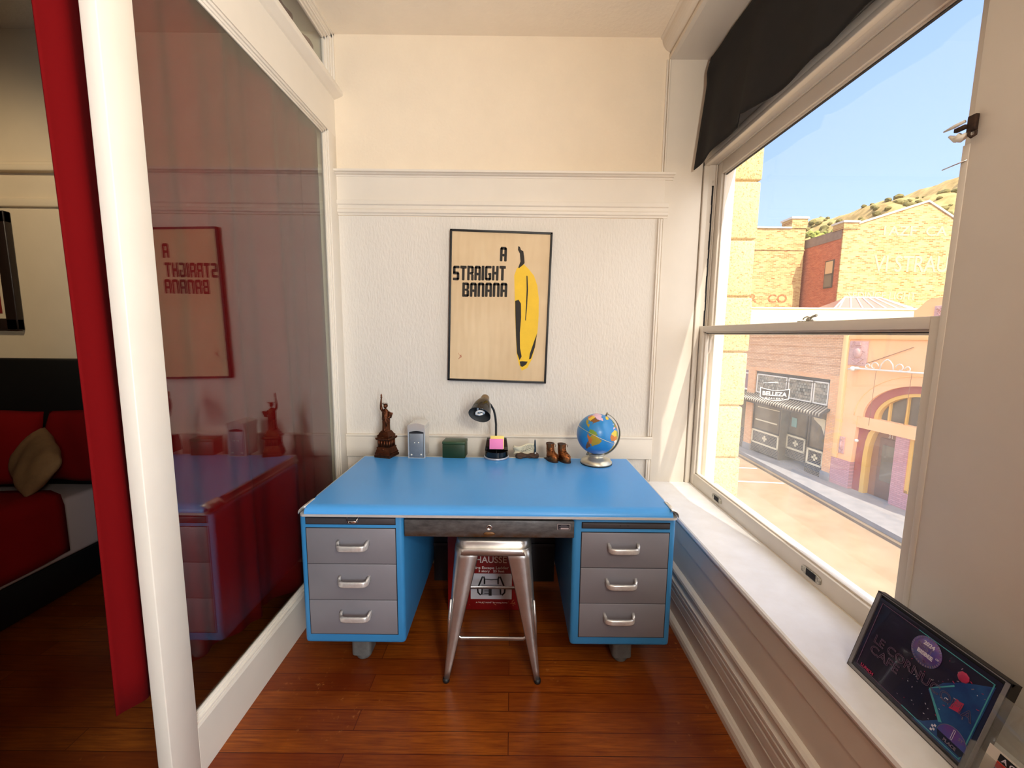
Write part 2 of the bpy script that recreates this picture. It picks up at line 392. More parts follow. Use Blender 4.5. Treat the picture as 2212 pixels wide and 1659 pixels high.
def sash(name, x0, x1, y0, y1, z0, z1, st, bot, top, glass):
    b = MB()
    b.box(x0, x1, y0, y0 + st, z0, z1, 0, bev=.002); b.box(x0, x1, y1 - st, y1, z0, z1, 0, bev=.002)
    b.box(x0, x1, y0 + st, y1 - st, z0, z0 + bot, 0, bev=.002); b.box(x0, x1, y0 + st, y1 - st, z1 - top, z1, 0, bev=.002)
    xi = x0 + .012; d = .012
    for Y0, Y1, Z0, Z1 in ((y0 + st, y0 + st + d * .2, z0 + bot, z1 - top), (y1 - st - d, y1 - st, z0 + bot, z1 - top), (y0 + st, y1 - st, z0 + bot, z0 + bot + d * .6), (y0 + st, y1 - st, z1 - top - d * .6, z1 - top)):
        b.box(xi, x1 - .004, Y0 - .001, Y1, Z0, Z1, 0, bev=.001)
    b.box(x0 + .016, x0 + .026, y0 + st, y1 - st, z1 - top - .0105, z1 - top - .0055, 1)
    s = b.build(name, [M['white_paint'], M['dark_gap']], WIN)
    b = MB(); xm = (x0 + x1) / 2 + .002; pane(b, xm, y0 + st + .004, y1 - st - .004, z0 + bot, z1 - top, .003); b.build('pane', glass, s)
    return s
LS = sash('lower_sash', 1.110, 1.146, 1.062, 2.474, .561, 1.520, .048, .070, .034, M['dusty_glass'])
US = sash('upper_sash', 1.157, 1.185, 1.078, 2.474, 1.470, 2.424, .050, .045, .062, M['window_glass'])
b = MB(); b.prism([(2.40, 1.486), (2.448, 1.486), (2.448, 1.39), (2.43, 1.36), (2.415, 1.385), (2.412, 1.44), (2.40, 1.46)], 'x', 1.150, 1.160); b.build('sash_horn', M['white_paint'], US)
M['old_metal'] = mat('old_metal', S(120, 112, 100), 0.5, 0.6, col2=S(225, 220, 205), vs=120)
for yc in (2.131, 1.424):      # recessed sash lifts
    b = MB(); T = Matrix.Translation((1.1085, yc, .594))
    pl = [(-.052, 0)] + [(-.040 + .012 * math.cos(a), .015 * math.sin(a)) for a in [PI * (1 - i / 6.0) for i in range(1, 6)]] + [(.040 - .012 * math.cos(a), .015 * math.sin(a)) for a in [PI * (1 - i / 6.0) for i in range(5, 0, -1)]][::1]
    el = [(.050 * (abs(math.cos(a)) ** .7) * (1 if math.cos(a) > 0 else -1), .0165 * (abs(math.sin(a)) ** .45) * (1 if math.sin(a) > 0 else -1)) for a in [2 * PI * i / 28 for i in range(28)]]
    b.prism(el, 'x', -.0025, .004, T=T)
    b.box(-.0045, .003, -.048, -.042, -.003, .003, 0, T=T, bev=.001); b.box(-.0045, .003, .042, .048, -.003, .003, 0, T=T, bev=.001)
    b.box(-.0034, .002, -.024, .024, -.0125, .0125, 1, T=T)
    b.build('sash_lift', [M['old_metal'], M['dark_gap']], LS)
b = MB(); b.box(1.118, 1.142, 1.55, 1.64, 1.519, 1.524, 0, bev=.001); b.lathe([(.011, 0), (.012, .006), (.006, .012), (.0, .014)], Matrix.Translation((1.130, 1.59, 1.524)), 14)
b.tube([(1.13, 1.59, 1.533), (1.127, 1.565, 1.540), (1.122, 1.545, 1.542)], [.004, .0045, .0055], 8); b.tube([(1.128, 1.60 + .022 * math.sin(a), 1.527 + .012 * math.cos(a)) for a in [-1.4 + .28 * i for i in range(11)]], .0025, 6)
b.build('sash_lock', M['old_metal'], LS)

w = tag(thing('added_window', 'added unseen window closed by a white panel behind the fill light', None), kind='structure')  # whole window added out of view to back the right-hand fill light
b = MB(); b.box(1.05, 1.058, -2.7, -1.1, .53, 2.44); b.build('sun_stop_panel', M['white_paint'], w)  # closed panel added here to stop the sun
b = MB()
for y in (-2.7, -1.93, -1.16): b.box(1.02, 1.05, y, y + .06, .53, 2.44, 0, bev=.003)
b.box(1.02, 1.05, -2.7, -1.1, 1.46, 1.50, 0, bev=.003); b.build('window_frame', M['white_paint'], w)
# rusticated outside jamb of our own building
def stone_mat():
    t = NT('yellow_stone'); v = t.coord()
    t.l(t.ramp(t.noise(v, 120, 3, 0.6), [(0.34, S(146, 116, 72)), (0.44, S(200, 176, 126)), (0.75, S(210, 190, 144))]), t.b.inputs['Base Color'])
    t.b.inputs['Roughness'].default_value = .9; t.bump(t.noise(v, 60, 4), .6, .008); return t.m
M['stone'] = stone_mat()
b = MB(); z = -5.0; k = 0
while z < 4.6:
    zt = z + .335
    b.box(1.245, 1.452 + .006 * math.sin(k * 2.1), 2.545, 3.1, z + .004, zt - .004, 0, bev=.012); k += 1; z = zt
b.box(1.245, 1.43, 2.56, 3.1, -5, 4.6)
struct(b, 'wall_outside', M['stone'], 'yellow stone block jamb outside the window')

# hook with torn white scraps on the mullion edge
t = thing('curtain_hook', 'broken brown and white hook on the window edge near the sky', 'hook', (1.098, 1.062, 1.965))
M['rust'] = mat('rust', S(74, 50, 32), .8, .2, col2=S(40, 26, 18), vs=60)
M['white_plastic'] = mat('white_plastic', S(232, 228, 216), .5)
b = MB(); b.box(1.090, 1.1, 1.045, 1.064, 1.955, 1.992, 0, bev=.002, T=None); b.box(1.084, 1.094, 1.062, 1.088, 1.965, 1.975, 0, bev=.002); b.build('bracket', M['rust'], t)
b = MB(); b.tube([(1.09, 1.055, 1.955), (1.084, 1.05, 1.944), (1.082, 1.042, 1.936), (1.086, 1.036, 1.94), (1.09, 1.04, 1.95)], .003, 7); b.build('ring', M['rust'], t)
b = MB(); b.tube([(1.092, 1.07, 1.985), (1.088, 1.09, 1.982), (1.084, 1.112, 1.979)], [.004, .005, .002], 6); b.tube([(1.092, 1.075, 1.955), (1.09, 1.085, 1.95), (1.088, 1.10, 1.963)], [.009, .008, .003], 7); b.tube([(1.09, 1.06, 1.95), (1.086, 1.072, 1.945), (1.086, 1.085, 1.950)], [.007, .009, .005], 7); b.build('plastic_clip', M['white_plastic'], t)
b = MB(); b.tube([(1.099, 1.06, 1.893), (1.085, 1.105, 1.885)], .0016, 6); tag(b.build('wire_nail', M['satin_metal']), 'thin pin sticking out of the window edge below the hook', 'pin')

# black valance
def valance():
    b = MB(); nu, nv = 90, 22
    def f(u, v):
        y = 2.425 - u * 1.75
        fold = math.sin(u * 34 + .6 * math.sin(u * 9)) * .007 + math.sin(u * 15 + 1) * .006
        k = (u - .27) / .16
        zb = 2.380 + .010 * abs(math.sin(u * 10.5)) + (.052 * (1 - k) ** 1.6 if 0 <= k < 1 else 0) + (.018 * max(0, 1 - ((u - .62) / .05) ** 2) if abs(u - .62) < .05 else 0)
        z = 2.955 * (1 - v) + zb * v
        x = 1.058 - .062 * v + fold * (.3 + .8 * v) - .01 * math.exp(-((v - .12) / .08) ** 2)
        if u < .03: x -= .0
        return (x, y, z)
    b.grid(f, nu, nv)
    return b
M['black_fabric'] = mat('black_fabric', S(15, 11, 12), .95, var=.5, vs=20, bs=.2, bscale=200, bdist=.001)
t = thing('valance', 'black gathered fabric valance across the top of the window', 'valance', (1.06, 1.6, 2.95))
valance().build('fabric', M['black_fabric'], t, solid=.004)
b = MB(); b.tube([(1.07, 2.46, 2.948), (1.07, .6, 2.948)], .009, 10); b.build('curtain_rod', M['satin_metal'], t)
# ------------------------------------------------------------------ tanker desk
M['desk_blue'] = mat('desk_blue', S(52, 132, 190), .42, var=.1, vs=3, bs=.06, bscale=160, bdist=.001)
M['desk_top'] = mat('desk_top', S(78, 160, 232), .30, spec=.35, var=.06, vs=2.5, bs=.07, bscale=130, bdist=.0015)
M['drawer_grey'] = mat('drawer_grey', S(132, 131, 139), .42, .2, var=.12, vs=3)
M['board_grey'] = mat('board_grey', S(74, 72, 76), .4, .3, var=.15, vs=8)
def steel_rust():
    t = NT('worn_steel'); v = t.coord(); sx = t.n('ShaderNodeSeparateXYZ'); t.l(v, sx.inputs[0])
    base = t.ramp(t.noise(t.coord((3, 1, 9)), 6, 5, .6), [(.3, S(70, 69, 70)), (.7, S(108, 107, 108))])
    h = t.n('ShaderNodeMapRange'); t.l(sx.outputs['Z'], h.inputs['Value']); h.inputs['From Min'].default_value = -.008; h.inputs['From Max'].default_value = -.032
    m = t.n('ShaderNodeMath', operation='MULTIPLY'); t.l(h.outputs[0], m.inputs[0]); t.l(t.ramp(t.noise(t.coord((1.2, 1, 2)), 7, 6, .7), [(.38, (0, 0, 0, 1)), (.6, (1, 1, 1, 1))]), m.inputs[1])
    t.l(t.mix(m.outputs[0], base, S(84, 56, 26)), t.b.inputs['Base Color']); t.b.inputs['Metallic'].default_value = .5; t.b.inputs['Roughness'].default_value = .42; return t.m
M['worn_steel'] = steel_rust()
DESK = thing('desk', 'blue steel desk with grey drawers standing against the wall', 'desk', (-.09, 1.95, 0))
def topprof(y0, y1, zb, zt, rf=.040):
    pts = [(y1, zb)]
    for i in range(7):
        a = PI / 2 * i / 6; pts.append((y1 - .02 + .02 * math.cos(a), zt - .02 + .02 * math.sin(a)))
    for i in range(9):
        a = PI / 2 + PI / 2 * i / 8; pts.append((y0 + rf + rf * math.cos(a), zt - (zt - zb) * .92 + (zt - zb) * .92 * math.sin(a)))
    pts.append((y0, zb)); return pts
b = MB(); b.prism(topprof(1.584, 2.296, .733, .763), 'x', -.832, .655); b.build('desktop', M['desk_top'], DESK, bevel=.003)
b = MB(); b.prism(rrect(-.852, .675, 1.578, 2.303, .02, 6), 'z', .726, .7345); b.prism(rrect(-.839, .662, 1.70, 2.300, .012, 4), 'z', .7345, .7605); b.build('edge_trim', M['aluminium'], DESK, bevel=.002)
def corner_cap(sx):
    b = MB()
    def f(u, v):     # rounded bullnose shell
        a = u * PI / 2; yy = v
        w = .030
        x = (math.sin(a)) * w
        if yy < .5:
            c = yy / .5 * PI / 2; y = 1.580 + .042 * (1 - math.sin(c)); y = 1.580 + .042 - .042 * math.cos(PI / 2 - c) if False else 1.580 + .042 * (1 - math.cos(PI / 2 - c))
        else: y = 1.622 + (yy - .5) * .10
        c = min(1, yy / .5) * PI / 2
        zt = .734 + .031 * math.sin(c)
        z = .734 + (zt - .734) * math.cos(a) ** .8 if math.cos(a) > 0 else .734
        y += .018 * (1 - math.cos(a)) * (1 - min(1, yy / .5))
        return ((.6475 + x) if sx > 0 else (-.8245 - x), y, z)
    b.grid(f, 8, 16); return b.build('corner_cap', M['pale_chrome'], DESK, solid=.002)
corner_cap(-1); corner_cap(1)
def pedestal(x0, x1, dx0, dx1, zs, by):
    b = MB(); b.box(x0, x1, 1.600, 2.27, .155, .727, 0, bev=.016, seg=3)
    b.box(dx0 - .003, dx1 + .003, 1.5985, 1.61, zs[-1][0] - .003, zs[0][1] + .003, 1); b.box(dx0 - .002, dx1 + .002, 1.5985, 1.61, by[0] - .003, by[1] + .003, 1)
    p = b.build('pedestal', [M['desk_blue'], M['dark_gap']], DESK)
    return p
def pull(xc, z, w, hmat, par, dep=.034, t=.0045, h=.011, y0=1.598, name='handle'):
    x0, x1 = xc - w / 2, xc + w / 2; y1 = y0 - dep; r = min(.026, w * .28)
    path = [(x0, y0 + .002, z + .012), (x0 + .002, y0 - dep * .45, z + .008)]
    path += [(x0 + r - r * math.cos(a) + .003, y1 + (dep * .5) * (1 - math.sin(a)), z) for a in [PI / 2 * i / 5 for i in range(1, 6)]]
    path = path + [(2 * xc - p[0], p[1], p[2]) for p in path[::-1]]
    b = MB(); sec = [(h, t), (h, -t), (h * .6, -t * 1.3), (-h * .6, -t * 1.3), (-h, -t), (-h, t), (-h * .6, t * 1.2), (h * .6, t * 1.2)]
    b.tube(path, 1.0, sec=sec, up=(0, 0, 1)); return b.build(name, hmat, par)
M['handle_metal'] = mat('handle_metal', (.80, .79, .77, 1), .25, .55, var=.2, vs=60)
LZ = [(.516, .668), (.357, .5135), (.202, .3545)]; RZ = [(.510, .661), (.352, .507), (.200, .3495)]
pedestal(-.862, -.438, -.833, -.470, LZ, (.687, .712)); pedestal(.255, .676, .292, .648, RZ, (.681, .7025))
for xs, zz, hx in (((-.833, -.470), LZ, -.642), ((.292, .648), RZ, .462)):
    for i, (z0, z1) in enumerate(zz):
        b = MB(); b.box(xs[0], xs[1], 1.5965, 1.63, z0, z1, 0, bev=.0012); d = b.build('drawer', M['drawer_grey'], DESK)
        hz = {0: .597, 1: .443, 2: .289}[i]
        pull(hx - (.003 * i if hx > 0 else -.001 * i), hz, .122, M['handle_metal'], d)
b = MB(); b.box(-.832, -.470, 1.5965, 1.9, .688, .711, 0, bev=.001); w = b.build('writing_board', M['board_grey'], DESK); tag(w, 'dark pull-out board with small chrome pull')
pull(-.640, .7035, .046, M['chrome'], w, dep=.016, t=.0025, h=.0045, y0=1.5965)
b = MB(); b.box(.294, .648, 1.5965, 1.9, .6815, .7015, 0, bev=.001)
for x in (.447, .478): b.tube([(x, 1.5962, .692), (x, 1.598, .692)], .0022, 8, mi=1)
w = b.build('writing_board', [M['board_grey'], M['dark_gap']], DESK); tag(w, 'dark pull-out board with two empty screw holes')
b = MB(M=Matrix.Translation((-.086, 1.6, .672))); b.box(-.3465, .346, -.0025, .45, -.0355, .036, 0, bev=.002)
cd = b.build('center_drawer', M['worn_steel']); cd.parent = DESK; cd.matrix_parent_inverse = world_of(DESK).inverted(); 
cd.data.transform(Matrix.Translation((.086, -1.6, -.672))); cd.location = (-.086, 1.6, .672)
def sub(mb, name, mats, par, label=None):
    o = mb.build(name, mats, par)
    if label: o['label'] = label
    return o
b = MB(); T = frame_T((-.086, 1.5975, .679), (1, 0, 0), (0, 0, 1)); b.lathe([(.0125, 0), (.0125, .003), (.0105, .005), (.0085, .005), (.0085, .004), (.0, .004)], T, 20); b.box(-.0012, .0012, -.005, .005, .004, .0048, 1, T=T); sub(b, 'lock', [M['chrome'], M['dark_gap']], cd)
M['plate_black'] = mat('plate_black', S(24, 24, 34), .35)
b = MB(); T = wallT(.217, 1.5968, .6845); b.box(-.026, .026, -.0125, .0125, 0, .001, 0, T=T); b.box(-.024, .024, -.0108, .0108, .001, .0014, 1, T=T); b.box(-.013, .020, -.0088, -.0025, .0014, .0018, 0, T=T); b.box(-.012, .012, .0062, .0075, .0014, .0017, 2, T=T); b.box(-.019, .019, .0018, .0032, .0014, .0017, 2, T=T); b.box(-.020, -.017, -.0075, -.0045, .0014, .0017, 2, T=T)
sub(b, 'name_plate', [M['satin_metal'], M['plate_black'], M['drawer_grey']], cd, 'small black maker plate with silver border')
M['brown_wear'] = mat('brown_wear', S(120, 82, 44), .5, .3, var=.4, vs=80)
b = MB(); T = frame_T((-.086, 1.597, .652), (1, 0, 0), (0, 0, 1)); b.lathe([(.024, 0), (.022, .0015), (.0, .002)], T @ Matrix.Diagonal((1, .36, 1, 1)), 24); sub(b, 'finger_pull', M['brown_wear'], cd)
b = MB(); b.box(-.438, .255, 2.235, 2.255, .04, .726, 0, bev=.003); b.box(-.44, .257, 2.225, 2.24, .26, .275, 0); b.build('modesty_panel', M['panel_dark'], DESK)
M['foot_grey'] = mat('foot_grey', S(112, 114, 112), .5, .3, var=.3, vs=30)
for x in (-.661, .505):
    for y in (1.725, 2.15):
        b = MB(); b.prism(rrect(x - .043, x + .043, y - .043, y + .043, .018), 'z', .03, .157); b.lathe([(.03, 0), (.034, .008), (.034, .032)], Matrix.Translation((x, y, 0)), 20); b.build('foot', M['foot_grey'], DESK, bevel=.003)

# ------------------------------------------------------------------ steel stool
M['stool_steel'] = mat('stool_steel', (.62, .60, .58, 1), .30, .9, var=.3, vs=9, bs=.05, bscale=30)
SX, SY = -.072, 1.775
ST = thing('stool', 'brushed steel backless stool tucked under the blue desk', 'stool', (SX, SY, 0))
b = MB()
def sq(h, z, r): return [(SX + p[0], SY + p[1], z) for p in rrect(-h, h, -h, h, r, 5)]
rings = [sq(.100, .609, .05), sq(.130, .611, .05), sq(.1445, .611, .048), sq(.1515, .607, .046), sq(.1545, .600, .046), sq(.157, .575, .046), sq(.158, .5745, .046), sq(.1600, .573, .046), sq(.163, .548, .046)]
n = len(rings[0]); vs = [v for r in rings for v in r]; fs = []
for i in range(len(rings) - 1):
    for j in range(n): fs.append([i * n + j, i * n + (j + 1) % n, (i + 1) * n + (j + 1) % n, (i + 1) * n + j])
fs.append(list(range(n))); b.add(vs, fs, 0, True)
b.build('seat', M['stool_steel'], ST, solid=.003)
for sx in (-1, 1):
    for sy in (-1, 1):
        b = MB(); vs = []; fs = []; K = 14
        for i in range(K + 1):
            t = i / K; z = .572 - t * .557
            c = .1605 + .030 * t + .010 * t ** 3 * 1.2 + (.0035 * math.sin(t * PI))      # corner offset
            w = .082 * (1 - t) ** 1.05 + .020
            if t > .0 and t < .07: w += .03 * (1 - t / .07)
            rr = .030 * (1 - t) + .007
            o_ = []
            for q in range(5):
                a = PI / 2 * q / 4; o_.append((c - rr + rr * math.sin(a), c - rr + rr * math.cos(a)))
            out = [(c - w, c)] + o_ + [(c, c - w)]; th = .004
            inn = [(p[0] - th, p[1] - th) for p in out][::-1]
            ring = out + inn
            for p in ring: vs.append((SX + sx * p[0], SY + sy * p[1], z))
        m = len(ring)
        for i in range(K):
            for j in range(m): fs.append([i * m + j, i * m + (j + 1) % m, (i + 1) * m + (j + 1) % m, (i + 1) * m + j])
        fs.append(list(range(m))); fs.append([K * m + j for j in range(m)]); b.add(vs, fs, 0, True)
        # pressed rib down the outer corner
        b.tube([(SX + sx * (.1735), SY + sy * (.1735), .36), (SX + sx * .1795, SY + sy * .1795, .27), (SX + sx * .186, SY + sy * .186, .17)], [.004, .007, .003], 8)
        l = b.build('leg', M['stool_steel'], ST)
        b = MB(); b.lathe([(.013, 0), (.015, .006), (.013, .018)], Matrix.Translation((SX + sx * .193, SY + sy * .193, 0)), 12); b.build('rubber_foot', M['black'], l)
for sy in (-1, 1):
    b = MB(); yy = SY + sy * .176; h = .165
    b.tube([(SX - h, yy, .195), (SX - h + .022, yy, .194), (SX - h + .034, yy, .185), (SX + h - .034, yy, .185), (SX + h - .022, yy, .194), (SX + h, yy, .195)], 1, sec=[(.008, .003), (.008, -.003), (-.004, -.005), (-.004, .005)], up=(0, 0, 1)); b.build('crossbar', M['stool_steel'], ST)
for sx in (-1, 1):
    b = MB(); xx = SX + sx * .176; b.tube([(xx, SY - .165, .24), (xx, SY + .165, .24)], 1, sec=[(.008, .003), (.008, -.003), (-.004, -.005), (-.004, .005)], up=(0, 0, 1)); b.build('crossbar', M['stool_steel'], ST)

# ------------------------------------------------------------------ red ladder box under the desk
M['box_red'] = mat('box_red', S(128, 8, 8), .45, var=.2, vs=5)
M['print_white'] = mat('print_white', S(226, 214, 206), .6); M['print_grey'] = mat('print_grey', S(196, 196, 202), .6); M['print_mid'] = mat('print_mid', S(140, 140, 146), .6)
M['torn_card'] = mat('torn_card', S(176, 120, 78), .8)
t = thing('ladder_box', 'red cardboard fire escape ladder box under the desk', 'box', (-.13, 2.12, 0))
b = MB(); b.box(-.328, .068, 2.04, 2.205, 0, .425, 0, bev=.002); b.build('carton', M['box_red'], t)
b = MB()
b.text('HAUSSE', .050, wallT(-.099, 2.0385, .268), 0, bold=.0006, width=.163); b.text('Fire Escape Ladder', .020, wallT(-.0995, 2.0385, .2335), 0, bold=.0004, width=.186); b.text('3 story   25 feet', .018, wallT(-.098, 2.0385, .2155), 0, bold=.0004, width=.136)
b.text('A "MUST HAVE" for every home', .010, wallT(-.096, 2.0385, .040), 0, width=.168); b.build('lettering', M['print_white'], t)
b = MB(); b.box(-.207, .010, 2.0385, 2.041, .063, .207, 0); 
b.box(-.150, -.045, 2.0378, 2.0386, .085, .145, 2); b.box(-.112, -.096, 2.0372, 2.0386, .083, .128, 1)
def lp(pts): b.tube([(x, 2.0380, z) for x, z in pts], .0042, 6, mi=1)
for s_ in (-1, 1):
    c = -.098
    lp([(c + s_ * .036, .150), (c + s_ * .036, .178), (c + s_ * .040, .190), (c + s_ * .046, .190), (c + s_ * .052, .176), (c + s_ * .066, .140), (c + s_ * .072, .118), (c + s_ * .070, .100), (c + s_ * .058, .087), (c + s_ * .050, .092), (c + s_ * .048, .125)])
b.tube([(-.136, 2.038, .177), (-.098, 2.038, .173), (-.060, 2.038, .177)], .002, 6, mi=1)
for z in (.095, .108, .121): b.box(-.135, -.112, 2.0374, 2.0386, z, z + .003, 1)
b.build('printed_picture', [M['print_grey'], M['black'], M['print_mid']], t)
b = MB(); random.seed(3)
for i in range(22):
    x = random.uniform(-.235, .035); z = random.uniform(.02, .06); l = random.uniform(.006, .02); a = random.uniform(-.9, .9) + PI / 2 * random.choice((0, 1)); w_ = random.uniform(.0008, .002)
    b.prism([(x, z), (x + l * math.cos(a), z + l * math.sin(a)), (x + l * math.cos(a + .12) * .7, z + l * .7 * math.sin(a + .12) + w_)], 'y', 2.0388, 2.0402)
b.build('scuff', M['torn_card'], t)
# ------------------------------------------------------------------ things on the desk
DT = .763
M['bronze'] = mat('bronze', S(112, 64, 40), .38, .9, var=.6, vs=70, bs=.25, bscale=160, bdist=.0015)
M['copper_shoe'] = mat('copper_shoe', S(178, 112, 66), .26, .85, var=.6, vs=40, bs=.2, bscale=90, bdist=.001)
# statuette
t = thing('statuette', 'bronze statuette of a robed woman raising a torch on a pedestal', 'statuette', (-.712, 2.295, DT), math.radians(-16))
MS = Matrix.Translation((-.712, 2.295, DT)) @ Matrix.Rotation(math.radians(-16), 4, 'Z')
b = MB(M=MS)
def lev(h0, h1, z0, z1):
    vs = [(sx * h, sy * h, z) for h, z in ((h0, z0), (h1, z1)) for sx, sy in ((-1, -1), (1, -1), (1, 1), (-1, 1))]
    b.add(vs, [(3, 2, 1, 0), (4, 5, 6, 7)] + [(i, (i + 1) % 4, 4 + (i + 1) % 4, 4 + i) for i in range(4)], 0)
for a in ((.049, .049, 0, .013), (.046, .045, .013, .018), (.047, .044, .018, .027), (.045, .041, .027, .033), (.043, .037, .033, .052), (.040, .038, .052, .058), (.034, .034, .058, .098), (.039, .043, .098, .104), (.043, .041, .104, .112), (.036, .035, .112, .120), (.038, .033, .120, .128), (.031, .026, .128, .140), (.024, .022, .140, .147)): lev(*a)
for s_ in range(4):
    R4 = Matrix.Rotation(s_ * PI / 2, 4, 'Z')
    for x in (-.026, -.0087, .0087, .026): b.tube([R4 @ Vector((x, -.035, .06)), R4 @ Vector((x, -.035, .097))], .0042, 8)
    for x in [-.042 + .0076 * i for i in range(12)]: b.box(x - .0022, x + .0022, -.0485, -.044, .019, .026, 0, T=R4)
    b.lathe([(.006, 0), (.005, .004), (.0, .005)], R4 @ frame_T((-.04, -.04, .108), (1, -1, 0), (0, 0, 1)), 10)
    b.tube([R4 @ Vector((-.009, -.0415, .115)), R4 @ Vector((.009, -.0415, .115))], .003, 6)
    b.lathe([(.009, 0), (.006, .003), (.0, .004)], R4 @ frame_T((0, -.038, .046), (1, 0, 0), (0, 0, 1)), 12)
pd = b.build('pedestal', M['bronze'], None); pd.parent = t; pd.matrix_parent_inverse = world_of(t).inverted()
b = MB(M=MS)
def robe(u, v):
    z = .145 + v * .128
    P = [(0, .023, .020), (.08, .0215, .019), (.3, .0205, .017), (.55, .0225, .0165), (.68, .0215, .0155), (.8, .021, .0145), (.9, .0195, .012), (.96, .012, .009), (1, .0065, .0065)]
    for i in range(len(P) - 1):
        if P[i][0] <= v <= P[i + 1][0]:
            k = (v - P[i][0]) / (P[i + 1][0] - P[i][0]); rx = P[i][1] + k * (P[i + 1][1] - P[i][1]); ry = P[i][2] + k * (P[i + 1][2] - P[i][2]); break
    a = 2 * PI * u; fold = (1 - v) * .0022 * math.sin(11 * a + 3 * v) + .0012 * math.sin(17 * a) * (1 - v)
    if v > .4: fold += .0016 * math.sin(6 * a + 22 * v) * (1 - v)
    return ((rx + fold) * math.cos(a) + .0015 * math.sin(v * 5), (ry + fold) * math.sin(a), z)
b.grid(robe, 60, 40)
b.tube([(-.008, -.012, .262), (.004, -.018, .235), (.012, -.019, .205), (.016, -.017, .175)], [.003, .0042, .004, .003], 7)   # hanging drape
b.tube([(-.016, -.012, .20), (-.002, -.019, .212), (.016, -.014, .232)], [.002, .0038, .003], 7)
for x in (-.012, .009): b.ball((x, -.017, .148), (.006, .010, .0045), n=8)
b.tube([(-.017, 0, .258), (-.026, -.003, .272), (-.027, -.004, .292), (-.025, -.004, .318), (-.023, -.004, .332)], [.0085, .008, .0062, .0045, .0038], 10)   # raised arm
b.tube([(.019, 0, .256), (.028, -.004, .238), (.030, -.012, .226), (.022, -.02, .226)], [.0075, .008, .0062, .0045], 10)
b.ball((0, -.002, .288), (.0098, .0108, .0138), n=12); b.ball((0, .004, .290), (.0112, .010, .0120), n=10)
b.tube([(0, -.0125, .289), (0, -.0150, .285), (0, -.0118, .282)], [.0012, .0018, .001], 6); b.ball((-.004, -.0112, .290), .0012, n=6); b.ball((.004, -.0112, .290), .0012, n=6); b.tube([(-.003, -.0118, .2795), (.003, -.0118, .2795)], .0009, 5)
fg = b.build('figure', M['bronze'], None); fg.parent = t; fg.matrix_parent_inverse = world_of(t).inverted()
def child(mb, name, mats, par, label=None):
    o = mb.build(name, mats, None); o.parent = par; o.matrix_parent_inverse = world_of(par).inverted()
    if label: o['label'] = label
    return o
b = MB(M=MS); b.tube([(.0108 * math.cos(a), -.003 + .0108 * math.sin(a), .298 + .003 * -math.sin(a)) for a in [PI + PI * i / 12 for i in range(13)]], .0022, 6)
for i in range(7):
    a = PI + PI * (i + .5) / 7 - .0; d = Vector((math.cos(a) * .95, 0, .35 + .75 * abs(math.sin(a)))); p = Vector((.0105 * math.cos(a), -.006, .299)); b.tube([p, p + d.normalized() * .0125], [.0018, .0005], 5)
child(b, 'crown', M['bronze'], t)
b = MB(M=MS); b.lathe([(.0022, 0), (.0028, .012), (.0058, .014), (.0058, .017), (.0034, .018), (.005, .024), (.0035, .031), (.0, .037)], Matrix.Translation((-.0228, -.004, .322)), 12); child(b, 'torch', M['bronze'], t)
b = MB(M=MS); b.box(-.010, .010, -.003, .003, -.017, .017, 0, bev=.0012, T=Matrix.Translation((.035, -.008, .240)) @ Matrix.Rotation(.35, 4, 'Y') @ Matrix.Rotation(.5, 4, 'Z')); child(b, 'tablet', M['bronze'], t)

# napkin dispenser
M['plate_steel'] = mat('plate_steel', S(128, 134, 142), .45, .4, var=.12, vs=40)
t = thing('napkin_dispenser', 'chrome napkin dispenser with arched top beside the statuette', 'napkin dispenser', (-.531, 2.31, DT))
NX = -.531
def arch(w, z0, z1, rise, n=10): return [(NX - w, z0), (NX + w, z0)] + [(NX + w - 2 * w * i / n, z1 + rise * math.sin(PI * i / n)) for i in range(n + 1)]
b = MB(); b.prism(arch(.0478, DT, .928, .010), 'y', 2.253, 2.365, 0); b.build('body', M['pale_chrome'], t, bevel=.003)
b = MB(); b.prism([(NX - .048, .926), (NX + .048, .926), (NX + .048, .952)] + [(NX + .048 - .096 * i / 12, .952 + .012 * math.sin(PI * i / 12)) for i in range(1, 12)] + [(NX - .048, .952)], 'y', 2.247, 2.371); b.build('lid', M['pale_chrome'], t, bevel=.004)
b = MB(); b.prism(arch(.0405, .768, .912, .008), 'y', 2.2515, 2.256, 1); b.box(NX - .0385, NX + .0385, 2.2495, 2.254, .770, .905, 0, bev=.001)
for x, z, r in ((-.010, .853, .0035), (.012, .854, .0035), (-.028, .784, .005), (.026, .785, .005)): b.lathe([(r, 0), (r * .8, .0012), (0, .0016)], frame_T((NX + x, 2.2496, z), (1, 0, 0), (0, 0, 1)), 12, mi=2)
b.build('face_plate', [M['plate_steel'], M['dark_gap'], M['white_plastic']], t)

# green card box
M['dark_green'] = mat('dark_green', S(24, 50, 22), .4, var=.15, vs=9); M['green_lid'] = mat('green_lid', S(50, 72, 42), .4, var=.12, vs=9)
t = thing('card_box', 'small dark green metal card file box', 'box', (-.322, 2.305, DT), math.radians(-3))
MG = Matrix.Translation((-.322, 2.305, DT)) @ Matrix.Rotation(math.radians(-4), 4, 'Z')
b = MB(M=MG); b.box(-.064, .064, -.043, .043, 0, .078, 0, bev=.0025); child(b, 'body', M['dark_green'], t)
b = MB(M=MG); b.box(-.0652, .0652, -.0442, .0442, .0785, .0945, 0, bev=.0025); child(b, 'lid', M['green_lid'], t)

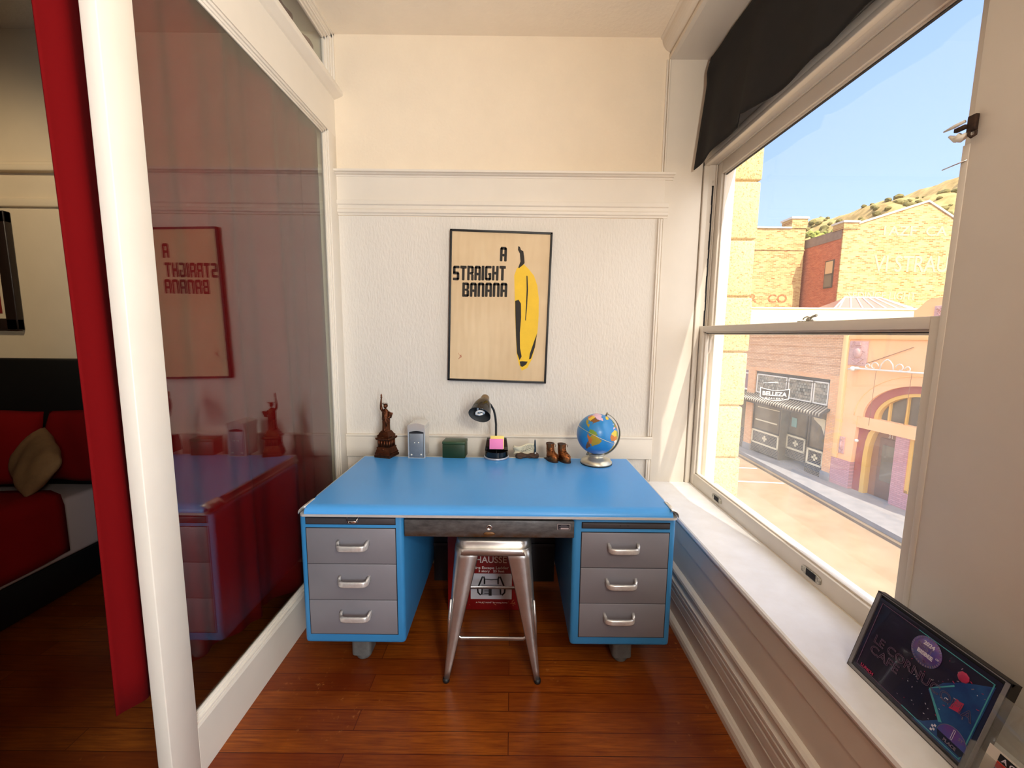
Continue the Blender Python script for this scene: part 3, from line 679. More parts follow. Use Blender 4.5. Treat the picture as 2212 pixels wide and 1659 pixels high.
# lamp with organiser base
M['lamp_shade'] = mat('lamp_shade', S(16, 16, 17), .15, coat=.6); M['tan_metal'] = mat('tan_metal', S(140, 122, 98), .4, .6); M['silver_plastic'] = mat('silver_plastic', S(178, 186, 200), .3, .5)
M['shade_inside'] = mat('shade_inside', S(70, 72, 74), .35); M['bulb_white'] = mat('bulb_white', S(245, 245, 242), .25)
LX, LY = -.084, 2.285
t = thing('desk_lamp', 'black gooseneck desk lamp with organiser base holding sticky notes', 'lamp', (LX, LY, DT))
b = MB(); b.lathe([(.068, 0), (.071, .003), (.071, .009), (.067, .012), (0, .012)], Matrix.Translation((LX, LY, DT)), 48); b.build('base', M['silver_plastic'], t)
b = MB()
ang = [PI + PI * i / 24 for i in range(25)]; zb, zt = DT + .012, DT + .043
outl = [(LX + .066 * math.cos(a), LY + .066 * math.sin(a)) for a in ang]; inn = [(LX + .060 * math.cos(a), LY + .060 * math.sin(a)) for a in ang]
b.prism(outl + inn[::-1], 'z', zb, zt); b.prism(outl, 'z', zb, zb + .006)
b.box(LX - .002, LX + .002, LY - .06, LY, zb, zt - .008)
bk = [(LY, zb), (LY, DT + .045), (LY + .012, DT + .060), (LY + .022, DT + .100), (LY + .030, DT + .104), (LY + .055, DT + .104), (LY + .058, DT + .06), (LY + .058, zb)]
vs = []; K = 10
for i, (y, z) in enumerate(bk):
    hw = .066 - .16 * max(0, z - DT - .045)
    vs += [(LX - hw, y, z), (LX + hw, y, z)]
n_ = len(bk); fs = [[2 * i, 2 * i + 1, 2 * ((i + 1) % n_) + 1, 2 * ((i + 1) % n_)] for i in range(n_)] + [[2 * i for i in range(n_)], [2 * i + 1 for i in range(n_)][::-1]]
b.add(vs, fs); b.build('organizer', M['black_gloss'], t, bevel=.003)
b = MB(); b.tube([(-.132, 2.268, 1.085), (-.118, 2.284, 1.066), (-.101, 2.294, 1.035), (-.092, 2.300, .995), (-.088, 2.302, .95), (-.088, 2.302, .90), (-.089, 2.300, .855)], .0062, 12); b.build('gooseneck', M['black'], t)
ax = Vector((-.20, -.74, -.64)).normalized(); mouth = Vector((-.172, 2.170, 1.030)); TS = frame_T(mouth, ax.cross(Vector((0, 0, 1))), Vector((0, 0, 1)).cross(ax).cross(ax)); 
TS = Matrix.Translation(mouth) @ (-ax).to_track_quat('Z', 'Y').to_matrix().to_4x4()     # z from mouth to cap
b = MB(); pr = [(.0612, 0), (.0600, .004), (.0575, .022), (.053, .045), (.046, .070), (.036, .092), (.024, .108)]
b.lathe([(r - .0022, z) for r, z in pr][::-1] + pr, TS, 40, mi=0, cap=False); sh = b.build('lamp_shade', M['lamp_shade'], t)
b = MB(); b.lathe([(r - .0028, z + .0005) for r, z in pr], TS, 40, cap=False); b.build('liner', M['shade_inside'], sh)
b = MB(); b.lathe([(.0, .100), (.0262, .102), (.0258, .108), (.0215, .128), (.019, .133), (.0, .135)], TS, 28); b.box(-.004, .004, -.004, .004, .13, .143, 0, T=TS @ Matrix.Translation((.012, 0, 0))); b.build('cap', M['tan_metal'], t)
b = MB(); b.tube([TS @ Vector((.020 * math.cos(a), .020 * math.sin(a), .004 + a * .0052)) for a in [i * .3 for i in range(44)]], .0058, 10); b.tube([TS @ Vector((.020 * math.cos(a), .020 * math.sin(a), .012)) for a in (0, -.001)] if False else [TS @ Vector((-.018, .006, .005)), TS @ Vector((0, .0, .002)), TS @ Vector((.020, 0, .004))], .0058, 10); b.lathe([(.019, .055), (.022, .075), (.016, .098)], TS, 20); b.build('bulb', M['bulb_white'], t)
M['pink_note'] = mat('pink_note', S(244, 138, 196), .7); M['yellow_note'] = mat('yellow_note', S(246, 226, 128), .7)
lean = Matrix.Rotation(math.radians(-10), 4, 'X')
b = MB(M=Matrix.Translation((-.084, 2.2605, .818)) @ lean); b.box(-.0385, .0385, -.004, .003, 0, .058, 0, bev=.0004)
tag(b.build('sticky_note_pad', M['pink_note']), 'pink sticky note pad propped in the lamp base', 'sticky notes')
b = MB(M=Matrix.Translation((-.080, 2.2675, .818)) @ lean); b.box(-.0385, .0385, -.0035, .003, .0, .073, 0, bev=.0004)
tag(b.build('sticky_note_pad', M['yellow_note']), 'yellow sticky note pad behind the pink one', 'sticky notes')

# parchment and pen ornament
M['driftwood'] = mat('driftwood', S(84, 60, 46), .8, var=.6, vs=50, stretch=(.3, 1, 1), bs=.8, bscale=60, bdist=.003); M['parchment'] = mat('parchment', S(232, 222, 190), .7, var=.12, vs=30); M['ink'] = mat('ink', S(70, 60, 44), .8); M['teal_pen'] = mat('teal_pen', S(22, 50, 66), .3)
t = thing('pen_stand', 'ornament of a curled parchment with a dark pen on a log base', 'pen stand', (.09, 2.285, DT))
b = MB()
def log(u, v):
    a = 2 * PI * u; x = .024 + .134 * v; r = .0135 + .003 * math.sin(v * 9) + .0022 * math.sin(a * 3 + v * 14) + .0015 * math.sin(a * 5 - v * 20); e = min(1, min(v, 1 - v) * 14 + .35); r *= e
    return (x, 2.282 + .010 * v + 1.6 * r * math.cos(a), max(DT, DT + .011 + r * math.sin(a)))
b.grid(log, 24, 30); b.build('base', M['driftwood'], t)
b = MB()
def parch(u, v):
    x = .014 + .116 * u + .004 * math.sin(v * 7); a = -1.2 + 3.1 * v; k = .022 + .004 * math.sin(u * 6)
    z = DT + .020 + .052 * v + .006 * math.sin(u * 7 + v * 3) + .010 * u * v - .004 * (1 - u); y = 2.284 + .012 * math.cos(v * PI) * .8 + .010 * (u - .5) ** 2 * 4 - .004 * math.sin(u * 9)
    return (x, y + .008 * v, z)
b.grid(parch, 24, 14)
p_ = b.build('parchment', M['parchment'], t, solid=.006)
b = MB(); random.seed(5)
for k, v in enumerate((.85, .74, .62, .5, .38)):
    u = .42 - .03 * (k > 2)
    while u < .92:
        l = random.uniform(.03, .08); q = []
        for i in range(5):
            P = Vector(parch(u + l * i / 4, v + random.uniform(-.025, .025))); q.append(P + Vector((0, -.0036, 0)))
        b.tube(q, .0007, 4); u += l + .03
b.tube([Vector(parch(u, .45 + .25 * (u - .5))) + Vector((0, -.0038, 0)) for u in [.35 + .06 * i for i in range(9)]], .0009, 4)
b.build('handwriting', M['ink'], p_)
b = MB(); b.lathe([(.004, 0), (.006, .004), (.003, .012), (.0, .013)], Matrix.Translation((.137, 2.280, DT + .022)), 12); b.build('pen_holder', M['satin_metal'], t)
b = MB(); b.tube([(.138, 2.280, DT + .030), (.1365, 2.281, DT + .052), (.135, 2.282, DT + .075), (.1345, 2.283, DT + .098), (.134, 2.284, DT + .107)], [.0028, .0048, .0052, .0042, .002], 10); b.tube([(.131, 2.276, DT + .03), (.133, 2.276, DT + .06)], .002, 6); b.build('pen', M['teal_pen'], t)

# bronzed baby boots
M['shoe_dark'] = mat('shoe_dark', S(40, 20, 14), .6)
def ring_boot(u, v):
    P = [(0, .004, .050, .0245), (.10, .004, .0515, .0262), (.22, .004, .050, .0258), (.36, .0005, .045, .0235), (.46, -.008, .036, .0215), (.56, -.0155, .0285, .020), (.75, -.018, .0258, .0205), (1, -.019, .0265, .0225)]
    for i in range(len(P) - 1):
        if P[i][0] <= v <= P[i + 1][0]:
            k = (v - P[i][0]) / (P[i + 1][0] - P[i][0]); k = k * k * (3 - 2 * k); cx, rx, ry = [P[i][j] + k * (P[i + 1][j] - P[i][j]) for j in (1, 2, 3)]; break
    a = 2 * PI * u; c, s_ = math.cos(a), math.sin(a)
    w = 1.0 + (.12 * c if v < .4 else 0); wob = 1 + .02 * math.sin(7 * a + 9 * v)
    x = cx + rx * c * wob; y = ry * s_ * w * wob; z = .008 + v * .086
    if v < .4 and c > .2: z += .004 * math.sin(v / .4 * PI)
    return Vector((x, y, z))
def boot(loc, rz, label):
    X = Matrix.Translation(loc) @ Matrix.Rotation(rz, 4, 'Z'); t = thing('baby_boot', label, 'boot', loc, rz, None)
    b = MB(M=X); b.grid(lambda u, v: ring_boot(u, v), 40, 30); b.add([X.inverted() @ X @ (ring_boot(i / 40, .97) * 1) for i in range(40)], [list(range(40))], 1); child(b, 'upper', [M['copper_shoe'], M['shoe_dark']], t)
    b = MB(M=X); b.prism([(.004 + .0525 * math.cos(2 * PI * i / 32), .027 * math.sin(2 * PI * i / 32) * (1 + .12 * math.cos(2 * PI * i / 32))) for i in range(32)], 'z', 0, .008); b.box(-.050, -.015, -.022, .022, 0, .004); child(b, 'sole', M['shoe_dark'], t)
    b = MB(M=X)
    def fr(v, s_): return ring_boot((s_ * .055) % 1.0, v) + Vector((.0022, 0, .001))
    for i in range(5):
        v0, v1 = .46 + i * .11, .46 + (i + 1) * .11
        for s_ in (-1, 1): b.tube([fr(v0, s_), (fr(v0, s_) + fr(min(v1, 1), -s_)) / 2 + Vector((.003, 0, 0)), fr(min(v1, 1), -s_)], .0017, 6)
    top = fr(.97, 0) + Vector((.004, 0, 0))
    for s_ in (-1, 1): b.tube([top, top + Vector((.004, s_ * .008, .004)), top + Vector((.002, s_ * .016, -.002)), top + Vector((.003, s_ * .012, -.012))], .0016, 6)
    child(b, 'lace', M['copper_shoe'], t)
    b = MB(M=X)
    for s_ in (-1, 1): b.tube([ring_boot(s_ * .075 % 1.0, .40 + .55 * i / 8) + Vector((.0012, 0, 0)) for i in range(9)], .0018, 6)
    b.tube([ring_boot((.25 + .5 * i / 16) % 1.0, .62) * 1.004 for i in range(17)], .0012, 6); child(b, 'seam', M['copper_shoe'], t)
    return t
boot((.226, 2.242, DT), math.radians(-66), 'bronzed baby boot nearer the pen ornament')
boot((.291, 2.232, DT), math.radians(-60), 'bronzed baby boot nearer the globe')

# globe
GX, GY, GZ, GR = .467, 2.2, .927, .110
M['ocean'] = mat('ocean', S(46, 138, 206), .3, var=.12, vs=14)
for nm, c in (('land_yellow', (232, 196, 60)), ('land_orange', (206, 120, 46)), ('land_green', (120, 150, 54)), ('land_pink', (222, 186, 206)), ('land_olive', (176, 150, 40)), ('land_cream', (238, 232, 214)), ('land_brown', (128, 84, 40))): M[nm] = mat(nm, S(*c), .35)
M['brass_grey'] = mat('brass_grey', S(160, 154, 134), .32, .85); M['cream_metal'] = mat('cream_metal', S(206, 200, 180), .3, .7)
t = thing('globe', 'blue world globe on a round silver stand', 'globe', (GX, GY, DT))
TG = Matrix.Translation((GX, GY, GZ)) @ Matrix.Rotation(math.radians(24), 4, 'Y')
b = MB(M=TG); b.ball((0, 0, 0), GR, 0, n=40)
LANDS = [('land_pink', [(-140, 69), (-128, 70), (-110, 73), (-85, 70), (-78, 60), (-65, 58), (-56, 51), (-66, 48), (-80, 45), (-95, 49), (-124, 49), (-135, 58)]),
 ('land_orange', [(-165, 66), (-140, 69), (-135, 58), (-150, 60), (-160, 57)]),
 ('land_orange', [(-124, 48), (-110, 49), (-110, 32), (-117, 33), (-124, 40)]), ('land_yellow', [(-110, 49), (-95, 49), (-95, 29), (-104, 30), (-110, 32)]), ('land_brown', [(-95, 49), (-83, 45), (-67, 46), (-75, 38), (-81, 30), (-80, 25), (-84, 30), (-95, 29)]),
 ('land_olive', [(-115, 31), (-97, 26), (-97, 19), (-88, 21), (-84, 10), (-80, 8), (-92, 14), (-105, 20), (-112, 27)]),
 ('land_yellow', [(-58, 80), (-30, 83), (-20, 76), (-24, 70), (-42, 60), (-52, 66)]),
 ('land_green', [(-79, 8), (-72, 12), (-60, 9), (-51, 4), (-60, 3), (-66, 2), (-70, -4), (-80, -2)]),
 ('land_olive', [(-60, 3), (-50, 0), (-35, -6), (-39, -15), (-48, -26), (-54, -33), (-58, -27), (-61, -12), (-70, -9), (-66, 2)]),
 ('land_orange', [(-80, -3), (-70, -9), (-61, -12), (-58, -27), (-62, -30), (-70, -20), (-78, -10)]), ('land_brown', [(-70, -20), (-62, -30), (-57, -36), (-62, -40), (-66, -52), (-74, -50), (-72, -30)]),
 ('land_yellow', [(-17, 22), (-12, 28), (-6, 36), (10, 37), (12, 22), (0, 18)]), ('land_green', [(10, 37), (32, 31), (35, 22), (24, 20), (12, 22)]), ('land_orange', [(-17, 21), (0, 18), (12, 22), (14, 12), (3, 6), (-8, 5), (-16, 12)]), ('land_olive', [(12, 22), (24, 20), (35, 22), (43, 12), (36, 4), (14, 12)]),
 ('land_cream', [(3, 6), (14, 12), (36, 4), (40, -6), (28, -8), (12, -5), (8, 4)]), ('land_yellow', [(12, -5), (28, -8), (40, -6), (40, -15), (32, -28), (20, -35), (14, -22)]),
 ('land_pink', [(-9, 37), (-9, 43), (0, 46), (5, 43)]), ('land_green', [(-4, 48), (8, 54), (16, 54), (14, 46), (5, 44), (0, 46)]), ('land_orange', [(14, 46), (16, 54), (30, 60), (40, 58), (40, 46), (24, 38)]), ('land_cream', [(-6, 51), (-3, 58), (1, 52)]), ('land_green', [(6, 59), (15, 68), (26, 71), (28, 62), (14, 56)])]
names = ['ocean']
def sph(lon, lat, r):
    lo, la = math.radians(lon + 40), math.radians(lat); return Vector((r * math.cos(la) * math.sin(lo), -r * math.cos(la) * math.cos(lo), r * math.sin(la)))
for nm, poly in LANDS:
    if nm not in names: names.append(nm)
    bm = bmesh.new(); vv = [bm.verts.new((x, y, 0)) for x, y in poly]; bm.faces.new(vv); bmesh.ops.triangulate(bm, faces=bm.faces[:])
    for _ in range(3): bmesh.ops.subdivide_edges(bm, edges=[e for e in bm.edges if e.calc_length() > 5], cuts=1, use_grid_fill=True)
    bmesh.ops.triangulate(bm, faces=bm.faces[:])
    for v in bm.verts:
        j = noise.noise_vector(Vector((v.co.x * .35, v.co.y * .35, 3))); v.co = sph(v.co.x + j.x * 2.5 * (len(v.link_edges) > 0), v.co.y + j.y * 2.5, GR * 1.004)
    b.addbm(bm, names.index(nm))
bl = child(b, 'ball', [M[n_] for n_ in names], t)
b = MB(M=TG); b.tube([(GR * 1.003 * math.cos(a), GR * 1.003 * math.sin(a), 0) for a in [2 * PI * i / 64 for i in range(64)]], .0016, 6, closed=True); child(b, 'equator_band', M['cream_metal'], bl)
b = MB(M=TG); b.tube([((GR + .013) * math.cos(a), 0, (GR + .013) * math.sin(a)) for a in [PI / 2 - PI * i / 40 for i in range(41)]], 1, sec=[(.0022, .010), (.0022, -.010), (-.0022, -.010), (-.0022, .010)], up=None)
for s_ in (-1, 1): b.tube([(0, 0, s_ * (GR - .002)), (0, 0, s_ * (GR + .020))], .005, 10)
child(b, 'meridian_arm', M['brass_grey'], t)
b = MB(); b.lathe([(.080, 0), (.085, .004), (.085, .012), (.078, .018), (.076, .024), (.058, .030), (.040, .038), (.036, .046), (.043, .050), (.043, .054), (.0, .054)], Matrix.Translation((GX, GY, DT)), 48); b.build('stand', M['cream_metal'], t)
b = MB(); b.lathe([(.081, .0), (.0865, .001), (.0865, .005), (.08, .006)], Matrix.Translation((GX, GY, DT)), 48); b.build('base_ring', M['black'], t)

# ------------------------------------------------------------------ poster
def paper_mat():
    t = NT('poster_paper'); v = t.coord((2.6, 1, .5)); n_ = t.noise(v, 9, 1, .4)
    t.l(t.ramp(t.noise(t.coord(), 3, 3), [(.3, S(206, 178, 138)), (.7, S(222, 198, 160))]), t.b.inputs['Base Color']); t.b.inputs['Roughness'].default_value = .6
    t.bump(n_, .22, .02); return t.m
M['poster_paper'] = paper_mat(); M['stencil_black'] = mat('stencil_black', S(34, 27, 18), .7, var=.3, vs=60); M['banana_yellow'] = mat('banana_yellow', S(240, 196, 32), .6, var=.08, vs=20); M['banana_soft'] = mat('banana_soft', S(226, 190, 84), .7); M['red_ink'] = mat('red_ink', S(176, 60, 44), .7)
PC = Vector((-.080, 2.463, 1.6135)); MP = Matrix.Translation(PC) @ Matrix.Rotation(math.radians(1.4), 4, 'Y')
t = thing('poster', 'black framed poster with a yellow banana hung over the desk', 'poster', PC)
b = MB(M=MP); W2, H2, fw = .2945, .437, .0115
b.box(-W2, -W2 + fw, -.012, .016, -H2, H2, 0, bev=.0015); b.box(W2 - fw, W2, -.012, .016, -H2, H2, 0, bev=.0015); b.box(-W2, W2, -.012, .016, H2 - fw, H2, 0, bev=.0015); b.box(-W2, W2, -.012, .016, -H2, -H2 + fw, 0, bev=.0015); child(b, 'frame', M['black'], t)
b = MB(); b.box(-W2 + .005, W2 - .005, -.004, .004, -H2 + .005, H2 - .005); o = b.build('print', M['poster_paper']); o.matrix_world = MP; o.location = MP.translation; o.rotation_euler = MP.to_euler(); o.parent = t; o.matrix_parent_inverse = world_of(t).inverted(); PRINT = o
GL = {'A': [(0, .38, 0, .93), (.62, 1, 0, .93), (.10, .90, .80, 1), (.38, .62, .34, .52)], 'S': [(0, .40, .50, .94), (.1, 1, .82, 1), (.0, .9, .40, .60), (.60, 1, .06, .52), (0, .9, 0, .18)], 'T': [(0, 1, .80, 1), (.30, .70, 0, .84)],
 'R': [(0, .38, 0, 1), (.30, .9, .82, 1), (.62, 1, .48, .94), (.38, .9, .40, .56), (.62, 1, 0, .42)], 'I': [(0, 1, 0, 1)], 'G': [(0, .38, .06, .94), (.1, 1, .82, 1), (.1, .9, 0, .18), (.62, 1, .06, .52), (.52, .70, .36, .52)], 'H': [(0, .38, 0, 1), (.62, 1, 0, 1), (.36, .64, .40, .60)],
 'B': [(0, .38, 0, 1), (.30, .9, .82, 1), (.62, 1, .56, .94), (.38, .9, .42, .58), (.62, 1, .06, .46), (.30, .9, 0, .18)], 'N': [(0, .38, 0, .94), (.62, 1, 0, .94), (.10, .90, .80, 1)]}
def plocal(x, z):
    q = MP.inverted() @ Vector((x, 2.455, z)); return q.x, q.z
def stencil(word, x0, x1, z0, z1, slope):
    n_ = sum(.42 if c == 'I' else 1 for c in word); gap = .10; cw = (x1 - x0) / (n_ + gap * (len(word) - 1)); x = x0
    for c in word:
        w = cw * (.42 if c == 'I' else 1)
        for (a, e, p, q) in GL[c]:
            X0, X1, Z0, Z1 = x + a * w, x + e * w, z0 + p * (z1 - z0), z0 + q * (z1 - z0); k = (x - x0) * slope
            b.prism(rrect(X0, X1, Z0 + k, Z1 + k, min(.004, (X1 - X0) * .3, (Z1 - Z0) * .3), 2), 'y', -.0046, -.0035)
        x += w + gap * cw
b = MB(M=MP)
ax0, az0 = plocal(-.078, 1.880); ax1, az1 = plocal(-.036, 1.961); stencil('A', ax0, ax1, az0, az1, 0)
ax0, az0 = plocal(-.355, 1.767); ax1, az1 = plocal(-.042, 1.854); stencil('STRAIGHT', ax0 + .004, ax1, az0 + .003, az1 - .008, .03)
ax0, az0 = plocal(-.297, 1.674); ax1, az1 = plocal(-.032, 1.760); stencil('BANANA', ax0, ax1, az0 + .002, az1 - .008, .03)
child(b, 'lettering', M['stencil_black'], PRINT)
b = MB(M=MP)
out = [plocal(*p) for p in ((.050, 1.872), (.064, 1.862), (.090, 1.838), (.122, 1.800), (.142, 1.745), (.152, 1.670), (.153, 1.570), (.148, 1.480), (.136, 1.390), (.118, 1.315), (.090, 1.262), (.058, 1.245), (.040, 1.285), (.026, 1.345), (.020, 1.450), (.014, 1.580), (.010, 1.700), (.007, 1.800), (.020, 1.838))]
b.prism(out, 'y', -.0046, -.0035, 0)
tipo = [plocal(*p) for p in ((.045, 1.300), (.060, 1.302), (.092, 1.300), (.084, 1.283), (.062, 1.268), (.050, 1.272))]; b.prism(tipo, 'y', -.0052, -.0044, 1)
st = [plocal(*p) for p in ((.028, 1.966), (.038, 1.962), (.044, 1.945), (.058, 1.938), (.064, 1.900), (.066, 1.872), (.058, 1.862), (.034, 1.842), (.030, 1.846), (.042, 1.880), (.038, 1.925), (.027, 1.945))]; b.prism(st, 'y', -.0052, -.0044, 1)
left = [plocal(*p) for p in ((.014, 1.655), (.034, 1.662), (.048, 1.640), (.050, 1.560), (.044, 1.470), (.046, 1.380), (.056, 1.330), (.044, 1.308), (.028, 1.350), (.021, 1.450), (.016, 1.570))]; b.prism(left, 'y', -.0052, -.0044, 1)
right = [plocal(*p) for p in ((.146, 1.470), (.134, 1.385), (.112, 1.318), (.100, 1.312), (.104, 1.345), (.122, 1.400))]; b.prism(right, 'y', -.0052, -.0044, 1)
mid = [plocal(*p) for p in ((.078, 1.800), (.084, 1.798), (.088, 1.720), (.084, 1.620), (.078, 1.540), (.074, 1.545), (.078, 1.630), (.080, 1.720))]; b.prism(mid, 'y', -.0052, -.0044, 1)
child(b, 'banana_print', [M['banana_yellow'], M['stencil_black']], PRINT)
b = MB(M=MP); sx, sz = plocal(-.315, 1.325)
for pts in (((-.008, .022), (.006, .004), (.014, .002)), ((-.006, -.016), (.004, .0), (.012, .012)), ((-.004, -.012), (.008, -.004), (.012, .010), (.002, .002)), ((.004, .012), (.012, .004), (.010, -.006))): b.tube([(sx + x, -.0045, sz + z) for x, z in pts], .0007, 5)
child(b, 'signature', M['red_ink'], PRINT)

# ------------------------------------------------------------------ award frame on the sill
M['lip_silver'] = mat('lip_silver', S(150, 146, 144), .35, .6); M['award_dark'] = mat('award_dark', S(22, 17, 30), .25, col2=S(30, 18, 44), vs=14, coat=.4); M['award_blue'] = mat('award_blue', S(22, 44, 104), .3, col2=S(34, 78, 130), vs=25, coat=.4); M['award_teal'] = mat('award_teal', S(70, 150, 160), .3); M['award_purple'] = mat('award_purple', S(104, 50, 128), .3, col2=S(40, 78, 150), vs=30); M['award_grey'] = mat('award_grey', S(118, 104, 124), .4); M['award_line'] = mat('award_line', S(92, 66, 92), .4); M['award_red'] = mat('award_red', S(170, 40, 80), .4); M['award_white'] = mat('award_white', S(205, 200, 214), .4)
TA = frame_T((.942, 1.049, .5605), (0, -1, 0), (.063, 0, .218)); AW, AH = .304, .227
t = thing('award_frame', 'black framed café award leaning on the window sill', 'picture frame', (.96, .9, .56))
b = MB(M=TA); f1 = .006
b.box(0, AW, 0, AH, -.020, -.004, 0)
for x0, x1, y0, y1 in ((0, f1, 0, AH), (AW - f1, AW, 0, AH), (0, AW, 0, f1), (0, AW, AH - f1, AH)): b.box(x0, x1, y0, y1, -.004, .001, 0); b.box(x0 + (.002 if x0 == 0 else -.004), x1 + (.005 if x0 == 0 and x1 < .1 else (-.002 if x1 == AW else 0)), y0 + .002, y1 - .002 if y1 - y0 > .1 else y1 + (.004 if y0 == 0 else -.002), -.003, .0018, 1)
child(b, 'frame', [M['black'], M['lip_silver']], t)
b = MB(M=TA); b.box(.012, AW - .012, .012, AH - .012, -.004, -.0005, 0)
b.prism([(.180, .018), (.284, .018), (.284, .20), (.235, .165), (.205, .135), (.186, .100), (.225, .060), (.20, .03)], 'z', -.0006, .0002, 1)
child(b, 'print', [M['award_dark'], M['award_blue']], t)
b = MB(M=TA); e = .022
for x0, x1, y0, y1, m_ in ((e, e + .0016, e, AH - e, 0), (AW - e - .0022, AW - e, e, AH - e, 1), (e, AW * .5, e, e + .0016, 0), (AW * .5, AW - e, e, e + .002, 1), (e, AW * .4, AH - e - .0016, AH - e, 0), (AW * .4, AW - e, AH - e - .0018, AH - e, 1)): b.box(x0, x1, y0, y1, 0, .0006, m_)
bx, by_, br_ = .153, .170, .034
b.lathe([(br_, 0), (br_, .0008), (0, .0008)], Matrix.Translation((bx, by_, 0)), 40, mi=2)
for i in range(36):
    a = 2 * PI * i / 36; b.box(-.0012, .0012, -.002, .002, .0004, .0010, 3, T=Matrix.Translation((bx + (br_ - .0025) * math.cos(a), by_ + (br_ - .0025) * math.sin(a), 0)) @ Matrix.Rotation(a + PI / 2, 4, 'Z'))
cx, cy, r_ = .258, .042, .029
b.prism([(cx + r_ * math.cos(a), cy + r_ * math.sin(a)) for a in [PI * i / 24 for i in range(25)]], 'z', .0002, .0008, 2); b.tube([(cx + r_ * math.cos(a), cy + r_ * math.sin(a), .0008) for a in [PI * i / 24 for i in range(25)]], .0006, 4, mi=3)
b.prism([(cx - r_, cy), (cx + r_, cy), (cx + r_ * .8, cy - .014), (cx - r_ * .8, cy - .014)], 'z', .0002, .0007, 4)
b.prism([(.186, .104), (.189, .105), (.232, .060), (.226, .056)], 'z', .0003, .0008, 1); b.prism([(.186, .104), (.189, .106), (.226, .145), (.224, .148)], 'z', .0003, .0008, 1)
for i in range(4):
    for j in range(2):
        if (i + j) % 2 == 0: b.box(.218 + .004 * j, .222 + .004 * j, .028 + .0045 * i, .0325 + .0045 * i, .0003, .0008, 5)
random.seed(11)
for i in range(70):
    x = random.uniform(.13, .278); y = random.uniform(.035, .19)
    if (x - bx) ** 2 + (y - by_) ** 2 < .0016 or (abs(x - cx) < .034 and y < .08): continue
    k = random.random(); s_ = random.uniform(.0008, .0028 if x > .22 else .0015); b.box(-s_, s_, -s_ * .35, s_ * .35, .0002, .0007, 5 if k < .35 else (6 if k < .7 else 3), T=Matrix.Translation((x, y, 0)) @ Matrix.Rotation(random.uniform(0, 3), 4, 'Z'))
b.lathe([(.012, 0), (.010, .0008), (0, .0009)], Matrix.Translation((.232, .175, 0)), 9, mi=6); b.prism([(.232, .098), (.250, .104), (.252, .128), (.238, .124)], 'z', .0003, .0008, 6)
child(b, 'artwork', [M['award_line'], M['award_teal'], M['award_purple'], M['award_grey'], M['award_dark'], M['award_white'], M['award_red']], t)
b = MB(M=TA)
def at(u, v, z=.0008): return Matrix.Translation((u, v, z))
b.text('2024', .0125, at(bx + .001, by_ + .0135, .001), 1, bold=.0005); b.text('BEST', .0175, at(bx - .004, by_ + .0005, .001), 0, outline=.0004); b.text('OF', .006, at(bx + .026, by_ - .002, .001), 1); b.text('BISBEE', .0125, at(bx, by_ - .011, .001), 1, bold=.0005); b.text('O', .010, at(bx + .004, by_ - .026, .001), 2)
b.text('LE CORNUCOPIA', .030, at(.040, .103), 2, outline=.0005, align='LEFT', width=.235); b.text('CAFE', .030, at(.040, .075), 2, outline=.0005, align='LEFT', width=.078)
b.text('LUNCH', .0105, at(.034, .026), 3, bold=.0003, align='LEFT', width=.036)
b.text('1', .032, at(cx - .001, cy + .003, .001), 1, outline=.0005); b.text('ST', .009, at(cx + .014, cy + .013, .001), 0); b.text('PLACE', .009, at(cx, cy - .011, .0009), 0, bold=.0002)
child(b, 'lettering', [M['award_grey'], M['award_white'], M['award_line'], M['award_red']], t)
b = MB(M=TA); b.box(.13, .17, .02, .17, -.028, -.020, 0); child(b, 'easel_back', M['black'], t)

# acrylic holder with a printed flyer
TH = frame_T((.893, .722, .5605), (0, -1, 0), (.056, 0, .218))
t = thing('sign_holder', 'clear acrylic stand at the near end of the sill', 'sign holder', (.93, .6, .56))
b = MB(M=TH); b.box(0, .24, .0, .228, -.003, 0, 0, bev=.0008); b.box(0, .24, .0, .003, -.06, 0, 0); b.box(0, .003, 0, .06, -.045, 0, 0); b.box(0, .24, 0, .12, .014, .016, 0); b.box(0, .0025, 0, .12, 0, .016, 0); child(b, 'panel', M['acrylic'], t)
M['flyer_white'] = mat('flyer_white', S(206, 200, 190), .5); M['flyer_blue'] = mat('flyer_blue', S(44, 78, 150), .4, col2=S(150, 170, 210), vs=40); M['flyer_red'] = mat('flyer_red', S(180, 44, 30), .4)
t = thing('flyer', 'red and blue printed flyer in the clear stand at the sill end', 'flyer', (.93, .6, .57))
b = MB(M=TH @ Matrix.Translation((.022, .004, .008))); b.box(0, .20, 0, .135, 0, .0008, 0); child(b, 'paper', M['flyer_white'], t)
b = MB(M=TH @ Matrix.Translation((.022, .004, .009))); b.box(.018, .19, .118, .132, 0, .0004, 0); b.box(.018, .19, .104, .117, 0, .0004, 2); b.box(.018, .19, .0, .103, 0, .0004, 1); b.text('A COPPER', .012, at(.0235, .1205, .0006), 3, align='LEFT', bold=.0002); b.text('THE', .018, at(.030, .083, .0006), 3, align='LEFT', bold=.0006)
child(b, 'printing', [M['black'], M['flyer_blue'], M['flyer_red'], M['award_white']], t)

